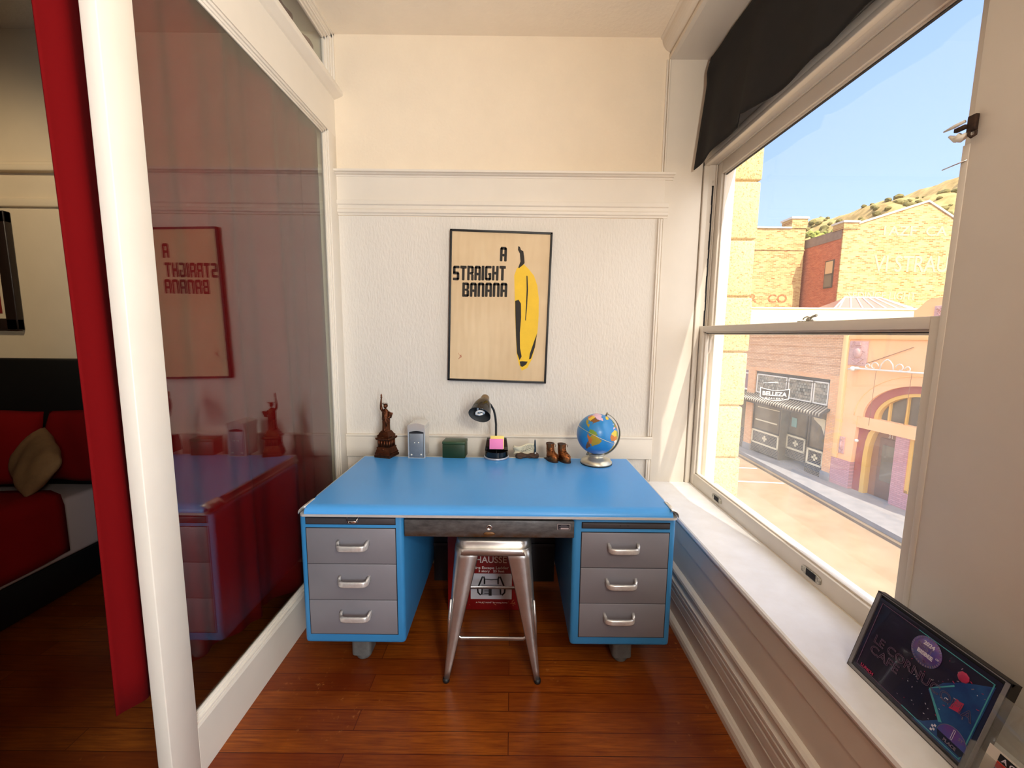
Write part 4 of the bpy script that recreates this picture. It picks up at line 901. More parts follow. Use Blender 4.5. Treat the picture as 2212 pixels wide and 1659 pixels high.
# ------------------------------------------------------------------ bedroom seen through the doorway and the glass
def cloth_red(name, c, trans=.25, rough=.9):
    t = NT(name); v = t.coord((1, 1, 1)); t.b.inputs['Base Color'].default_value = c; t.b.inputs['Roughness'].default_value = rough; t.b.inputs['Specular IOR Level'].default_value = .15
    t.bump(t.noise(v, 300, 2), .15, .001)
    if trans:
        tr = t.n('ShaderNodeBsdfTranslucent'); tr.inputs['Color'].default_value = c; mx = t.n('ShaderNodeMixShader'); mx.inputs[0].default_value = trans; t.l(t.b.outputs[0], mx.inputs[1]); t.l(tr.outputs[0], mx.inputs[2]); t.l(mx.outputs[0], t.out.inputs['Surface'])
    return t.m
M['red_curtain'] = cloth_red('red_curtain', S(112, 2, 6)); M['red_duvet'] = cloth_red('red_duvet', S(120, 6, 8), 0)
b = MB()
def curt(u, v):
    y = 1.036 + 1.40 * u; step = .016 * math.sin(u * 33 + 1.2 * math.sin(u * 7)) + .022 * math.sin(u * 17 + 2) * min(1, u * 4) + .010 * math.sin(u * 61) * min(1, u * 3)
    zb = .385 - .30 * min(1, u * 1.4) * .8; z = zb + (3.0 - zb) * v
    amp = .55 + .45 * (1 - v) + .2
    return (-1.100 + step * amp * (1 if u > .05 else u * 20), y + .008 * math.sin(v * 5 + u * 20), z)
b.grid(curt, 160, 24); tag(b.build('curtain', M['red_curtain'], None, solid=.003), 'red curtain hanging behind the interior window', 'curtain')
t = thing('bed', 'dark bed with red cover and black headboard in the next room', 'bed', (-3.1, 1.3, 0))
M['black_leather'] = mat('black_leather', S(8, 8, 9), .5)
b = MB(); b.box(-3.9, -2.15, 2.36, 2.43, 0, 1.293, 0, bev=.012); b.build('headboard', M['black_leather'], t)
b = MB(); b.box(-3.88, -2.40, .32, 2.36, .04, .235, 0, bev=.01); b.build('bed_base', M['black_leather'], t)
M['sheet'] = mat('sheet', S(190, 170, 165), .8, bs=.2, bscale=20)
b = MB(); b.box(-3.88, -2.385, .30, 2.36, .235, .56, 0, bev=.03, seg=3); b.build('mattress', M['sheet'], t)
b = MB(); b.grid(lambda u, v: (-3.91 + 1.555 * min(max((u - .12) / .76, 0), 1) + (.0 if .12 < u < .88 else 0) + .012 * math.sin(v * 21) * (u > .88), .26 + 1.80 * v, (.605 + .012 * math.sin(u * 9) * math.sin(v * 8)) if .12 < u < .88 else .60 - (.31 + .012 * math.sin(v * 17)) * (abs(u - .5) - .38) / .12), 50, 40); b.build('duvet', M['red_duvet'], t, solid=.03)
def pillow(name, loc, rot, size, m_, label):
    b = MB(); X = Matrix.Translation(loc) @ rot
    def f(u, v, s_):
        x, y = 2 * u - 1, 2 * v - 1; h = max(0, (1 - abs(x) ** 3) * (1 - abs(y) ** 3)) ** .6; k = 1 - .06 * (abs(x) * abs(y))
        return X @ Vector((x * size[0] * k, y * size[1] * k, s_ * size[2] * h + .004 * math.sin(9 * x + 4 * y)))
    b.grid(lambda u, v: f(u, v, 1), 24, 18); b.grid(lambda u, v: f(u, v, -1), 24, 18); tag(b.build(name, m_, None, weld=True), label, 'pillow')
Rx = lambda a: Matrix.Rotation(math.radians(a), 4, 'X'); Rz = lambda a: Matrix.Rotation(math.radians(a), 4, 'Z'); Ry = lambda a: Matrix.Rotation(math.radians(a), 4, 'Y')
M['tan_cloth'] = mat('tan_cloth', S(150, 112, 72), .9, var=.3, vs=12)
pillow('pillow', (-2.95, 2.20, .815), Rz(4) @ Rx(68), (.33, .21, .085), M['red_duvet'], 'large red pillow against the black headboard')
pillow('pillow', (-2.50, 2.10, .775), Rz(-22) @ Rx(58) @ Rz(-24), (.20, .12, .06), M['tan_cloth'], 'small tan pillow beside the red pillow')
pillow('pillow', (-2.42, 2.285, .81), Rz(-4) @ Rx(76), (.27, .20, .06), M['red_duvet'], 'red pillow behind the tan pillow near the curtain')
t = thing('picture', 'black framed picture with white mat on the bedroom wall', 'picture', (-3.2, 2.44, 1.79))
M['dark_frame'] = mat('dark_frame', S(34, 22, 18), .4); M['mat_white'] = mat('mat_white', S(214, 196, 166), .7); M['print_red'] = mat('print_red', S(120, 26, 20), .6)
b = MB(); x0, x1, z0, z1, fw = -3.50, -2.885, 1.455, 2.126, .066
for a in ((x0, x0 + fw, z0, z1), (x1 - fw, x1, z0, z1), (x0, x1, z0, z0 + fw), (x0, x1, z1 - fw, z1)): b.box(a[0], a[1], 2.425, 2.462, a[2], a[3], 0, bev=.006)
b.build('frame', M['dark_frame'], t)
b = MB(); b.box(x0 + .05, x1 - .05, 2.44, 2.455, z0 + .05, z1 - .05); b.build('mat_board', M['mat_white'], t)
b = MB(); b.box(x0 + fw + .03, x1 - fw - .03, 2.437, 2.442, z0 + fw + .03, z1 - fw - .03); b.build('print', M['print_red'], t)
# ------------------------------------------------------------------ the street outside
def bmat(name, c1, c2, mortar, w=.24, h=.085, axis='X', stain=None, ms=.010, sf=(.45, .6), bump=.4, stsc=1.6):
    t = NT(name); tc = t.n('ShaderNodeTexCoord'); sp = t.n('ShaderNodeSeparateXYZ'); t.l(tc.outputs['Object'], sp.inputs[0]); cb = t.n('ShaderNodeCombineXYZ')
    t.l(sp.outputs[axis], cb.inputs['X']); t.l(sp.outputs['Z'], cb.inputs['Y'])
    br = t.n('ShaderNodeTexBrick'); t.l(cb.outputs[0], br.inputs['Vector']); br.inputs['Scale'].default_value = 1
    br.inputs['Brick Width'].default_value = w; br.inputs['Row Height'].default_value = h; br.inputs['Mortar Size'].default_value = ms
    br.inputs['Color1'].default_value = c1; br.inputs['Color2'].default_value = c2; br.inputs['Mortar'].default_value = mortar
    c = br.outputs['Color']
    if stain:
        mp = t.n('ShaderNodeMapping'); mp.inputs['Scale'].default_value = (1, 2.4, 1); t.l(cb.outputs[0], mp.inputs[0])
        c = t.mix(t.ramp(t.noise(mp.outputs[0], stsc, 8, .8), [(sf[0], (0, 0, 0, 1)), (sf[1], (.85, .85, .85, 1))]), c, stain)
    t.l(c, t.b.inputs['Base Color']); t.b.inputs['Roughness'].default_value = .9; t.b.inputs['Specular IOR Level'].default_value = .2
    if bump: t.bump(br.outputs['Fac'], -bump, .006)
    return t.m
M['asphalt'] = mat('asphalt', S(164, 142, 114), .95, col2=S(144, 120, 92), vs=.8, spec=.1)
M['concrete'] = mat('concrete', S(150, 147, 146), .9, col2=S(132, 130, 131), vs=1.5, spec=.1)
M['road_paint'] = mat('road_paint', S(236, 232, 222), .8)
M['kerb_dark'] = mat('kerb_dark', S(120, 100, 74), .9)
b = MB(); b.box(-30, 140, -40, 160, -5.3, -4.95); b.build
tag(b.build('street', M['asphalt']), kind='structure')
b = MB(); b.prism([(12.98, 42), (11.68, -6), (40, -6), (40, 42)], 'z', -4.96, -4.70, 0); tag(b.build('sidewalk', M['concrete']), kind='structure')
b = MB(); b.prism([(12.80, 42), (11.50, -6), (11.68, -6), (12.98, 42)], 'z', -4.955, -4.86, 0); tag(b.build('kerb', M['kerb_dark']), kind='structure')
for y0, sl in ((19.55, -.20), (17.52, -.20)):
    b = MB(); b.prism([(8.2, y0 - sl * 2), (8.2, y0 - sl * 2 + .13), (12.05, y0 + sl + .33), (12.05, y0 + sl + .2)], 'z', -4.952, -4.947); tag(b.build('parking_line', M['road_paint']), kind='structure')

FA = Vector((14.06, 15.0, 0)); FR = math.radians(-82)
def lch(mb, name, mats, root, label=None, **k):
    o = mb.build(name, mats, None, **k); o.parent = root
    if label: o['label'] = label
    return o
M['shop_brick'] = bmat('shop_brick', S(230, 188, 150), S(214, 166, 128), S(184, 146, 118), .21, .072)
M['pale_brick'] = bmat('pale_brick', S(236, 184, 140), S(226, 168, 124), S(206, 166, 132), .21, .072)
M['black_tile'] = bmat('black_tile', S(48, 48, 52), S(36, 36, 40), S(150, 140, 124), .15, .075, ms=.008, bump=0)
M['leaded'] = bmat('leaded', S(160, 160, 148), S(96, 98, 92), S(70, 70, 68), .15, .15, ms=.014, bump=0, stain=S(172, 160, 140))
M['cream_tile'] = mat('cream_tile', S(216, 204, 172), .5); M['shop_dark'] = mat('shop_dark', S(66, 60, 52), .25, col2=S(104, 94, 78), vs=2.2, coat=.4); M['shop_frame'] = mat('shop_frame', S(44, 42, 40), .5); M['white_trim'] = mat('white_trim', S(226, 222, 212), .6); M['lilac_pane'] = mat('lilac_pane', S(138, 104, 116), .3, coat=.4); M['awning_metal'] = mat('awning_metal', S(64, 58, 54), .5, .3); M['pale_metal'] = mat('pale_metal', S(170, 162, 148), .5, .3)
B1 = thing('shop_building', 'brown brick shop across the street with tiled front and ridged awning', 'building', FA, FR)
b = MB(); b.box(-12, -2.22, 0, .35, -.13, 1.85); b.box(-12, -2.22, .3, 9, -1.87, 1.80); b.box(-12, -5.46, .3, 9, -4.7, -1.87); b.box(-3.49, -2.22, .3, 9, -4.7, -1.87); b.box(-5.5, -3.4, 1.3, 9, -4.7, -1.87)
for z in (1.45, 1.05, .62, .28): b.box(-12, -2.22, -.03, .01, z, z + .07)
lch(b, 'upper_wall', M['shop_brick'], B1)
b = MB()
for x0, x1 in ((-7.60, -7.10), (-2.62, -2.22), (-12, -9.4)): b.box(x0, x1, -.05, .4, -4.35, -.13)
b.box(-12, -2.22, -.03, .2, -.33, -.13); lch(b, 'pier', M['pale_brick'], B1)
b = MB()
for x0, x1 in ((-7.62, -7.08), (-2.66, -2.20)): b.box(x0, x1, -.09, .4, -4.72, -4.34, 0, bev=.02)
lch(b, 'pier_base', M['concrete'], B1)
b = MB(); b.box(-7.10, -2.62, .06, .12, -1.62, -.33, 0)
lch(b, 'transom_frame', M['shop_frame'], B1)
for x0, x1 in ((-7.00, -4.98), (-4.90, -3.52), (-3.46, -2.70)):
    b = MB(); b.box(x0, x1, .03, .07, -1.46, -.50, 0); w = lch(b, 'transom_pane', M['leaded'], B1)
    b = MB()
    for a in ((x0, x1, -.53, -.48), (x0, x1, -1.48, -1.43), (x0, x0 + .05, -1.48, -.48), (x1 - .05, x1, -1.48, -.48)): b.box(a[0], a[1], .0, .05, a[2], a[3])
    o = b.build('pane_frame', M['white_trim']); o.parent = w
b = MB(); b.prism([(.05, -1.52), (-.42, -1.82), (-.42, -1.95), (-.38, -1.95), (-.05, -1.66), (.05, -1.66)], 'x', -12, -2.48, 0)
for i in range(62):
    x = -11.9 + .152 * i; b.tube([(x, -.02, -1.54), (x, -.43, -1.81), (x, -.44, -1.93)], .032, 6, mi=1)
b.box(-12, -2.46, -.45, -.40, -2.0, -1.93, 0)
lch(b, 'awning', [M['awning_metal'], M['pale_metal']], B1)
def tile_panel(x0, x1, z0, z1, y=0.02, T=None):
    b = MB(); b.box(x0, x1, y, y + .12, z0 - .42, z1, 0, T=T); e = .09
    for a in ((x0, x1, z1 - e, z1), (x0, x1, z0, z0 + e), (x0, x0 + e, z0, z1), (x1 - e, x1, z0, z1)): b.box(a[0], a[1], y - .01, y + .02, a[2], a[3], 1, T=T)
    cx, cz = (x0 + x1) / 2, (z0 + z1) / 2
    for a, h in ((.15, .05), (.05, .15)): b.box(cx - a, cx + a, y - .01, y + .02, cz - h, cz + h, 1, T=T)
    lch(b, 'tile_panel', [M['black_tile'], M['cream_tile']], B1)
tile_panel(-7.08, -5.20, -4.20, -3.46); tile_panel(-3.52, -2.64, -4.28, -3.54)
tile_panel(-5.14, -4.02, -4.03, -3.32, y=.40)
for nm, x0, x1, y, z0, z1 in (('display_window', -7.08, -5.20, .05, -3.46, -1.9), ('display_window', -3.52, -2.64, .05, -3.54, -1.9), ('entry_window', -5.14, -4.02, .45, -3.32, -1.9), ('entry_door', -4.05, -3.50, 1.15, -4.7, -1.9)):
    b = MB(); b.box(x0, x1, y, y + .05, z0, z1, 0)
    for a in ((x0, x0 + .06, z0, z1), (x1 - .06, x1, z0, z1), (x0, x1, z0, z0 + .06)): b.box(a[0], a[1], y - .04, y + .06, a[2], a[3], 1)
    if nm == 'display_window' and x1 < -5: b.box(-6.9, -5.4, y - .02, y, -2.95, -2.88, 2); b.box(-6.8, -5.3, y - .02, y, -2.25, -2.20, 2)
    if x0 == -3.52: b.prism([(-3.4, -2.02), (-2.70, -2.12), (-2.70, -2.85), (-2.9, -2.45), (-3.3, -2.20)], 'y', y - .02, y, 2)
    lch(b, nm, [M['shop_dark'], M['shop_frame'], M['cream_tile']], B1)
b = MB(); b.box(-5.20, -5.14, .02, 1.15, -4.7, -1.9, 0); b.box(-3.56, -3.50, .02, 1.15, -4.7, -1.9, 0); b.box(-5.2, -3.5, 0, 1.2, -4.71, -4.68, 1); b.box(-7.1, -2.6, .0, 1.3, -1.92, -1.86, 0); lch(b, 'entry_recess', [M['shop_dark'], M['concrete']], B1)
b = MB(); b.box(-4.95, -4.65, .43, .45, -2.9, -2.45, 0); lch(b, 'window_poster', mat('poster_teal', S(120, 170, 160), .6), B1)
b = MB(); b.box(-9.4, -7.6, .05, .1, -1.42, -.33, 0); w = lch(b, 'side_pane', M['lilac_pane'], B1)
b = MB()
for a in ((-9.4, -7.6, -.56, -.49), (-9.4, -7.6, -1.45, -1.36), (-8.33, -8.27, -1.4, -.33), (-9.4, -7.6, -.36, -.30)): b.box(a[0], a[1], .0, .06, a[2], a[3])
o = b.build('pane_frame', M['white_trim']); o.parent = w
b = MB(); b.box(-9.4, -7.6, .05, .1, -3.6, -1.8, 0); b.box(-9.4, -7.6, .02, .1, -4.7, -3.6, 1); lch(b, 'side_shopfront', [M['shop_dark'], M['black_tile']], B1)
# hanging sign
t = thing('shop_sign', 'black curved hanging sign with white lettering over the shop awning', 'sign', (0, 0, 0))
M['sign_black'] = mat('sign_black', S(34, 32, 34), .4)
u_ = Vector((-math.sin(math.radians(8)), math.cos(math.radians(8)), 0)); n_ = Vector((math.cos(math.radians(8)), math.sin(math.radians(8)), 0))
P0 = FA + u_ * 4.30 - n_ * 1.2; P0.z = -1.20
TSG = frame_T(P0, n_ * .75 - u_ * .66, (0, 0, 1)); t.location = P0
def shield(w, h): return [(-w, -h * .55)] + [(-w + 2 * w * i / 10, -h * .55 - h * .45 * math.sin(PI * i / 10)) for i in range(1, 10)] + [(w, -h * .55), (w * 1.02, h)] + [(w * 1.02 - 2.04 * w * i / 10, h - h * .35 * math.sin(PI * i / 10)) for i in range(1, 10)] + [(-w * 1.02, h)]
b = MB(M=TSG); b.prism(shield(.58, .30), 'z', -.03, .03, 1); b.prism(shield(.545, .265), 'z', -.035, .035, 0); child(b, 'board', [M['sign_black'], M['white_trim']], t)
b = MB(M=TSG); b.text('BELLEZA', .26, Matrix.Translation((0, -.06, .038)), 0, bold=.008, width=.96); b.text('GALLERY', .10, Matrix.Translation((0, -.22, .038)), 0, bold=.003, width=.74, spacing=1.3); child(b, 'lettering', M['white_trim'], t)
b = MB(M=TSG); b.tube([(-.45, .28, 0), (-.45, .46, 0), (-.2, .62, 0), (.3, .64, 0), (.75, .60, 0), (1.5, .66, 0)], .02, 6); b.tube([(-.5, .50, 0), (-.2, .54, 0), (.1, .58, 0)], .02, 6, mi=1); b.tube([(.45, .25, 0), (.45, .63, 0)], .015, 6); child(b, 'bracket', [M['awning_metal'], M['white_trim']], t)

# orange building
M['orange'] = mat('orange', S(255, 202, 152), .85, col2=S(252, 194, 142), vs=1.2, spec=.15); M['orange_edge'] = mat('orange_edge', S(246, 200, 140), .8); M['purple'] = mat('purple', S(168, 84, 72), .8); M['purple_brick'] = bmat('purple_brick', S(206, 154, 156), S(192, 138, 142), S(174, 132, 136), .21, .072, bump=.2); M['yellow_wood'] = mat('yellow_wood', S(226, 178, 88), .6); M['lilac_relief'] = mat('lilac_relief', S(222, 176, 168), .8, var=.25, vs=14); M['door_brown'] = mat('door_brown', S(150, 104, 74), .6); M['dim_glass'] = mat('dim_glass', S(110, 100, 86), .12, col2=S(82, 76, 66), vs=1.5, coat=.5)
B2 = thing('orange_building', 'orange plaster building with a purple arched entrance across the street', 'building', FA, FR)
AX, AA, AHh, ZS = .95, 2.05, 1.46, -1.65
def arc(a, h, n=28, rev=False):
    p = [(AX - a * math.cos(PI * i / n), ZS + h * math.sin(PI * i / n)) for i in range(n + 1)]; return p[::-1] if rev else p
b = MB()
b.prism([(-2.22, 1.95), (-2.22, ZS)] + arc(AA, AHh) + [(7, ZS), (7, 2.9), (1.6, 2.86), (1.1, 2.84), (.74, 2.80), (.62, 2.72), (.52, 2.60), (.42, 2.50), (.30, 2.42), (.30, 1.95)], 'y', 0, .4, 0)
b.prism([(-2.22, ZS), (-2.22, -3.58), (-1.38, -3.58), (-1.34, -2.9), (-1.32, -2.1), (-1.32, ZS)], 'y', 0, .4, 0); b.box(-1.32, 7, 0.02, .4, -2.10, ZS, 0); b.box(AX + AA, 7, 0, .4, ZS - .01, ZS + .01, 0)
b.box(-2.22, 7, .6, 9, -4.7, 1.9, 0)
lch(b, 'wall', M['orange'], B2)
b = MB(); b.box(-2.22, -1.98, -.06, .02, -3.58, 1.95, 0, bev=.02); b.box(-1.98, 7, -.05, .02, 1.40, 1.58, 0, bev=.02); b.box(-1.98, -1.94, -.03, .02, -3.4, 1.4, 0)
b.tube([(x, -.005, z) for x, z in arc(AA + .35, AHh + .35)], .02, 6); lch(b, 'moulding', M['orange_edge'], B2)
def relief(x0, x1, z0, z1, seed):
    random.seed(seed); b = MB(); b.box(x0, x1, -.05, .02, z0, z1, 0, bev=.015); w, h = x1 - x0, z1 - z0
    b.ball(((x0 + x1) / 2, -.05, z0 + h * .52), (w * .24, .09, h * .22), n=10)
    b.prism([(x0 + w * .15, z0 + h * .28), (x0 + w * .5, z0 + h * .05), (x0 + w * .85, z0 + h * .28), (x0 + w * .5, z0 + h * .14)], 'y', -.09, -.04)
    b.box(x0 + w * .38, x0 + w * .66, -.10, -.04, z0 + h * .84, z0 + h * .95)
    for i in range(14):
        cx, cz, r = x0 + w * random.uniform(.1, .9), z0 + h * random.uniform(.08, .92), w * random.uniform(.05, .12)
        b.tube([(cx + r * math.cos(a) * (1 - a / 9), -.055, cz + r * math.sin(a) * (1 - a / 9)) for a in [k * .55 for k in range(11)]], w * .02, 5)
    lch(b, 'relief_panel', M['lilac_relief'], B2)
relief(-1.92, -1.16, .36, 1.33, 1); relief(-1.92, -1.70, -3.33, -2.62, 2); relief(.95, 1.9, 1.9, 2.55, 3)
b = MB(); b.prism(arc(AA, AHh) + arc(AA - .34, AHh - .26, rev=True), 'y', .10, .42, 0); b.prism([(-1.36, -4.7), (-1.32, -2.1), (-.90, -2.1), (-.96, -2.5), (-1.0, -3.2), (-1.0, -4.7)], 'y', .16, .5, 0); lch(b, 'arch_reveal', M['purple'], B2)
b = MB(); b.prism(arc(AA - .30, AHh - .22) + arc(AA - .48, AHh - .38, rev=True), 'y', .12, .40, 0)
for x in (-.30, .30, .95, 1.6, 2.2): b.box(x - .035, x + .035, .22, .36, ZS, ZS + (AHh - .3) * math.sqrt(max(0, 1 - ((x - AX) / (AA - .4)) ** 2)), 0)
b.prism([(-1.03, -4.7), (-1.03, -3.2), (-.98, -2.6), (-.90, -2.25), (-.80, -2.1), (-.62, -2.1), (-.72, -2.3), (-.82, -2.7), (-.86, -3.2), (-.86, -4.7)], 'y', .12, .5, 0)
for a in ((.62, .74, -4.1, -2.1), (.62, 3.4, -4.1, -4.0)): b.box(a[0], a[1], .10, .36, a[2], a[3], 0)
lch(b, 'yellow_frame', M['yellow_wood'], B2)
b = MB(); b.prism(arc(AA - .4, AHh - .3), 'y', .30, .36, 0); lch(b, 'fan_window', M['dim_glass'], B2)
b = MB(); b.box(.70, 3.4, .28, .34, -4.05, -2.1); lch(b, 'shop_window', M['dim_glass'], B2)
b = MB(); b.box(-.86, .22, .34, .5, -4.7, -2.1, 0); d = lch(b, 'door_surround', M['door_brown'], B2)
b = MB(); b.box(-.56, .16, .28, .36, -4.66, -2.35, 0, bev=.01); d = lch(b, 'door', mat('door_dark', S(120, 84, 64), .6), B2)
b = MB(); b.box(-.42, .02, .26, .30, -4.0, -2.6, 0); o = b.build('door_glass', M['dim_glass']); o.parent = d
b = MB(); b.text('31', .20, frame_T((-.22, .335, -2.31), (1, 0, 0), (0, 0, 1)), 0, ext=.004); o = lch(b, 'house_number', M['white_trim'], B2)
b = MB(); b.box(-2.24, -1.36, -.04, .4, -4.72, -3.58, 0); b.box(.17, .62, .06, .5, -4.72, -2.1, 0); b.box(.62, 7, .06, .5, -4.72, -4.1, 0); lch(b, 'purple_base', M['purple_brick'], B2)
b = MB(); b.ball((-1.16, -.08, -2.62), .07, n=8); lch(b, 'wall_light', M['white_trim'], B2)
b = MB(); y = -.18
b.tube([(-1.75, y, .20), (-1.45, y, .25), (.85, y, .28), (1.9, y, .30)], .035, 8); b.tube([(-1.45, .02, .25), (-1.45, y, .25)], .07, 8); b.ball((-1.55, y, .23), .10, n=8)
def scroll(cx, s_, k):
    b.tube([(cx + s_ * k * (.18 - .18 * math.cos(a) * (1 - a / 8)), y, .30 + k * (.10 + .20 * math.sin(a) * (1 - a / 8))) for a in [i * .45 for i in range(12)]], .022, 6)
for s_ in (-1, 1):
    scroll(-.25 + s_ * .30, s_, .9); scroll(-.25 + s_ * .62, s_, .62)
    b.tube([(-.25 + s_ * .24, y, .30), (-.25 + s_ * .20, y, .50), (-.25 + s_ * .10, y, .62), (-.25, y, .68)], .024, 6)
lch(b, 'iron_bracket', M['white_trim'], B2)
b = MB()
for x, z in ((-.62, -1.9), (.62, -1.6)): b.tube([(x, y, .27), (x - .05, y, z)], .008, 5)
b.tube([(-1.2, -.03, .45), (.45, -.03, 1.15)], .012, 5); lch(b, 'wire', M['door_brown'], B2)

# behind the street front
M['cream_wall'] = mat('cream_wall', S(232, 216, 178), .9, var=.1, vs=1.2)
b = MB(); b.box(15.3, 27.4, 28.0, 28.3, -2, 3.38); b.box(15.2, 27.5, 27.92, 28.38, 3.34, 3.44)
tag(b.build('parapet', M['cream_wall']), 'long cream parapet wall behind the brown brick shop roof', 'parapet')
t = thing('skylight', 'glazed pitched skylight above the cream parapet', 'skylight', (25.2, 30.4, 3.3))
M['sky_glass'] = mat('sky_glass', S(150, 112, 96), .3, coat=.3)
b = MB(); A0, A1, y0, y1, zb, zt, r0, r1 = 22.2, 28.1, 29.0, 31.5, 3.38, 4.32, 23.9, 26.4
ym = (y0 + y1) / 2; b.add([(A0, y0, zb), (A1, y0, zb), (A1, y1, zb), (A0, y1, zb), (r0, ym, zt), (r1, ym, zt)], [(0, 1, 5, 4), (1, 2, 5), (2, 3, 4, 5), (3, 0, 4), (3, 2, 1, 0)], 0); b.build('glazing', M['sky_glass'], t)
b = MB()
for i in range(7): 
    k = i / 6; b.tube([(A0 + (A1 - A0) * (.06 + .88 * k), y0, zb + .03), (r0 + (r1 - r0) * k, ym, zt + .03)], .05, 5)
b.tube([(A0, y0, zb + .03), (r0, ym, zt + .03), (r1, ym, zt + .03), (A1, y0, zb + .03)], .06, 5); b.box(A0 - .1, A1 + .1, y0 - .12, y0 + .02, zb - .2, zb + .06); b.box(A0, A1, y0, y1, zb - 4, zb); b.build('frame', M['white_trim'], t)

M['gold_brick'] = bmat('gold_brick', S(198, 170, 120), S(146, 92, 52), S(188, 162, 116), .40, .13, stain=S(198, 172, 120), sf=(.45, .75), stsc=.9, ms=.02)
M['gold_brick_b'] = bmat('gold_brick_b', S(196, 168, 118), S(146, 92, 52), S(188, 162, 116), .40, .13, stain=S(196, 168, 116), sf=(.45, .75), stsc=.8, ms=.02)
M['red_brick'] = bmat('red_brick', S(186, 102, 72), S(164, 82, 58), S(176, 124, 98), .30, .10, axis='Y', stain=S(214, 140, 100), sf=(.5, .75))
M['grey_cap'] = mat('grey_cap', S(196, 188, 176), .8); M['old_band'] = mat('old_band', S(140, 118, 104), .9, var=.3, vs=2); M['ghost_white'] = mat('ghost_white', S(206, 182, 134), .9, var=.1, vs=8); M['ghost_brown'] = mat('ghost_brown', S(124, 66, 40), .9, col2=S(176, 124, 78), vs=5)
t = thing('brick_warehouse', 'yellow brick warehouse wall with a square chimney at its corner', 'building', (22.5, 43, -5))
b = MB(); b.box(17.5, 27.3, 40.0, 46, -5, 11.55, 0); b.box(17.5, 27.34, 39.93, 40.1, 9.55, 9.62, 0); b.build('wall', M['gold_brick_b'], t)
b = MB(); b.box(25.9, 27.34, 39.9, 41.4, 11.55, 12.40, 0); c_ = b.build('chimney', M['gold_brick_b'], t)
b = MB(); b.box(25.8, 27.44, 39.8, 41.5, 12.38, 12.56); b.build('cap', M['grey_cap'], c_)
b = MB(); b.box(17.5, 25.9, 39.85, 40.3, 11.52, 11.66); b.build('coping', M['grey_cap'], t)
b = MB()
for txt, x, z, sz, w in (('AR   CO', 23.84, 4.72, 1.1, 4.5),): b.text(txt, sz, wallT(x, 39.985, z), 0, ext=.004, width=w, bold=.02)
b.build('faded_lettering', [M['ghost_brown'], M['ghost_brown']], t)
t = thing('gabled_warehouse', 'yellow brick gabled wall with a shaded red brick side', 'building', (34, 40, -5))
b = MB(); g = [(27.6, -5), (41.0, -5), (41.0, 8.9), (34.36, 12.68), (28.75, 10.85), (27.6, 10.5)]; b.prism(g, 'y', 35.8, 35.92, 0); b.build('gable_wall', M['gold_brick'], t)
b = MB(); b.prism([(35.9, -5), (45.5, -5), (45.5, 10.5), (35.9, 10.5)], 'x', 27.6, 28.0, 0); b.prism([(36.3, -5), (45, -5), (45, 8.8), (36.3, 8.8)], 'x', 28.0, 40.9, 0); s_ = b.build('side_wall', M['red_brick'], t)
b = MB(); b.box(27.56, 28.0, 35.95, 45.5, 9.75, 10.55); b.build('top_band', M['old_band'], t)
b = MB(); b.box(27.5, 28.7, 35.7, 36.9, 10.5, 11.0, 0); b.build('chimney', M['gold_brick'], t)
b = MB(); b.box(27.4, 28.8, 35.6, 37.0, 10.98, 11.14)
for p, q in (((28.75, 10.88), (34.36, 12.7)), ((34.36, 12.7), (41.1, 8.87))): b.prism([p, q, (q[0], q[1] + .16), (p[0], p[1] + .16)], 'y', 35.7, 36.4)
b.build('coping', M['grey_cap'], t)
b = MB(); b.box(27.54, 27.7, 36.45, 37.45, 5.76, 8.13, 0); b.build('window', mat('win_frame', S(84, 72, 62), .6), t)
b = MB(); b.box(27.52, 27.6, 36.55, 37.35, 5.86, 6.86, 0); b.box(27.52, 27.6, 36.55, 37.35, 7.0, 8.03, 1); b.build('sash', [mat('win_dark', S(110, 96, 84), .2), mat('win_tan', S(200, 160, 116), .5)], t)
b = MB()
for txt, x, z, sz, w in (('1AZF  CA', 33.6, 10.0, 1.1, 5.3), ('VI STRAUS', 33.9, 7.05, 1.9, 7.0), ('SEDINCE LIGHT', 31.4, 4.75, .85, 5.8)): b.text(txt, sz, wallT(x, 35.785, z), 0, ext=.004, width=w, bold=.015)
b.build('faded_lettering', M['ghost_white'], t)
# hills
M['hill'] = mat('hill', S(190, 162, 112), 1, col2=S(140, 120, 80), vs=.5, spec=0.05)
def hz(x, y):
    r = 24 + (x - 60) * .30 + 1.6 * math.sin(x * .35) + .9 * math.sin(x * .9 + 1); k = min(1, max(0, (y - 62) / 48)); return -5 + (r + 5) * (k * k * (3 - 2 * k)) + .6 * noise.noise(Vector((x * .3, y * .3, 0)))
b = MB(); b.grid(lambda u, v: (40 + 120 * u, 62 + 70 * v, hz(40 + 120 * u, 62 + 70 * v)), 90, 40); tag(b.build('hill', M['hill']), kind='structure')
M['bush'] = mat('bush', S(120, 112, 66), 1, var=.4, vs=2); random.seed(21); b = MB()
for i in range(520):
    x = random.uniform(55, 150); y = random.uniform(80, 113); r = random.uniform(.3, 1.1); bm = bmesh.new(); bmesh.ops.create_icosphere(bm, subdivisions=2, radius=r)
    for v in bm.verts: v.co *= 1 + .35 * noise.noise(v.co * 2.2 + Vector((i, 0, 0))); v.co.z *= .7
    b.addbm(bm, 0, Matrix.Translation((x, y, hz(x, y) + r * .25)))
tag(b.build('bushes', M['bush']), 'scattered scrub bushes on the hillside', 'bushes', kind='stuff')
M['leaf'] = mat('leaf', S(150, 150, 70), .9, col2=S(92, 104, 44), vs=3)
t = thing('tree', 'small yellow green tree between the two brick warehouses', 'tree', (37.6, 52, -5))
b = MB(); b.tube([(37.6, 52, -5), (37.7, 52, 4), (37.5, 52.1, 10)], [.4, .3, .15], 8); b.build('trunk', M['door_brown'], t)
random.seed(4); b = MB()
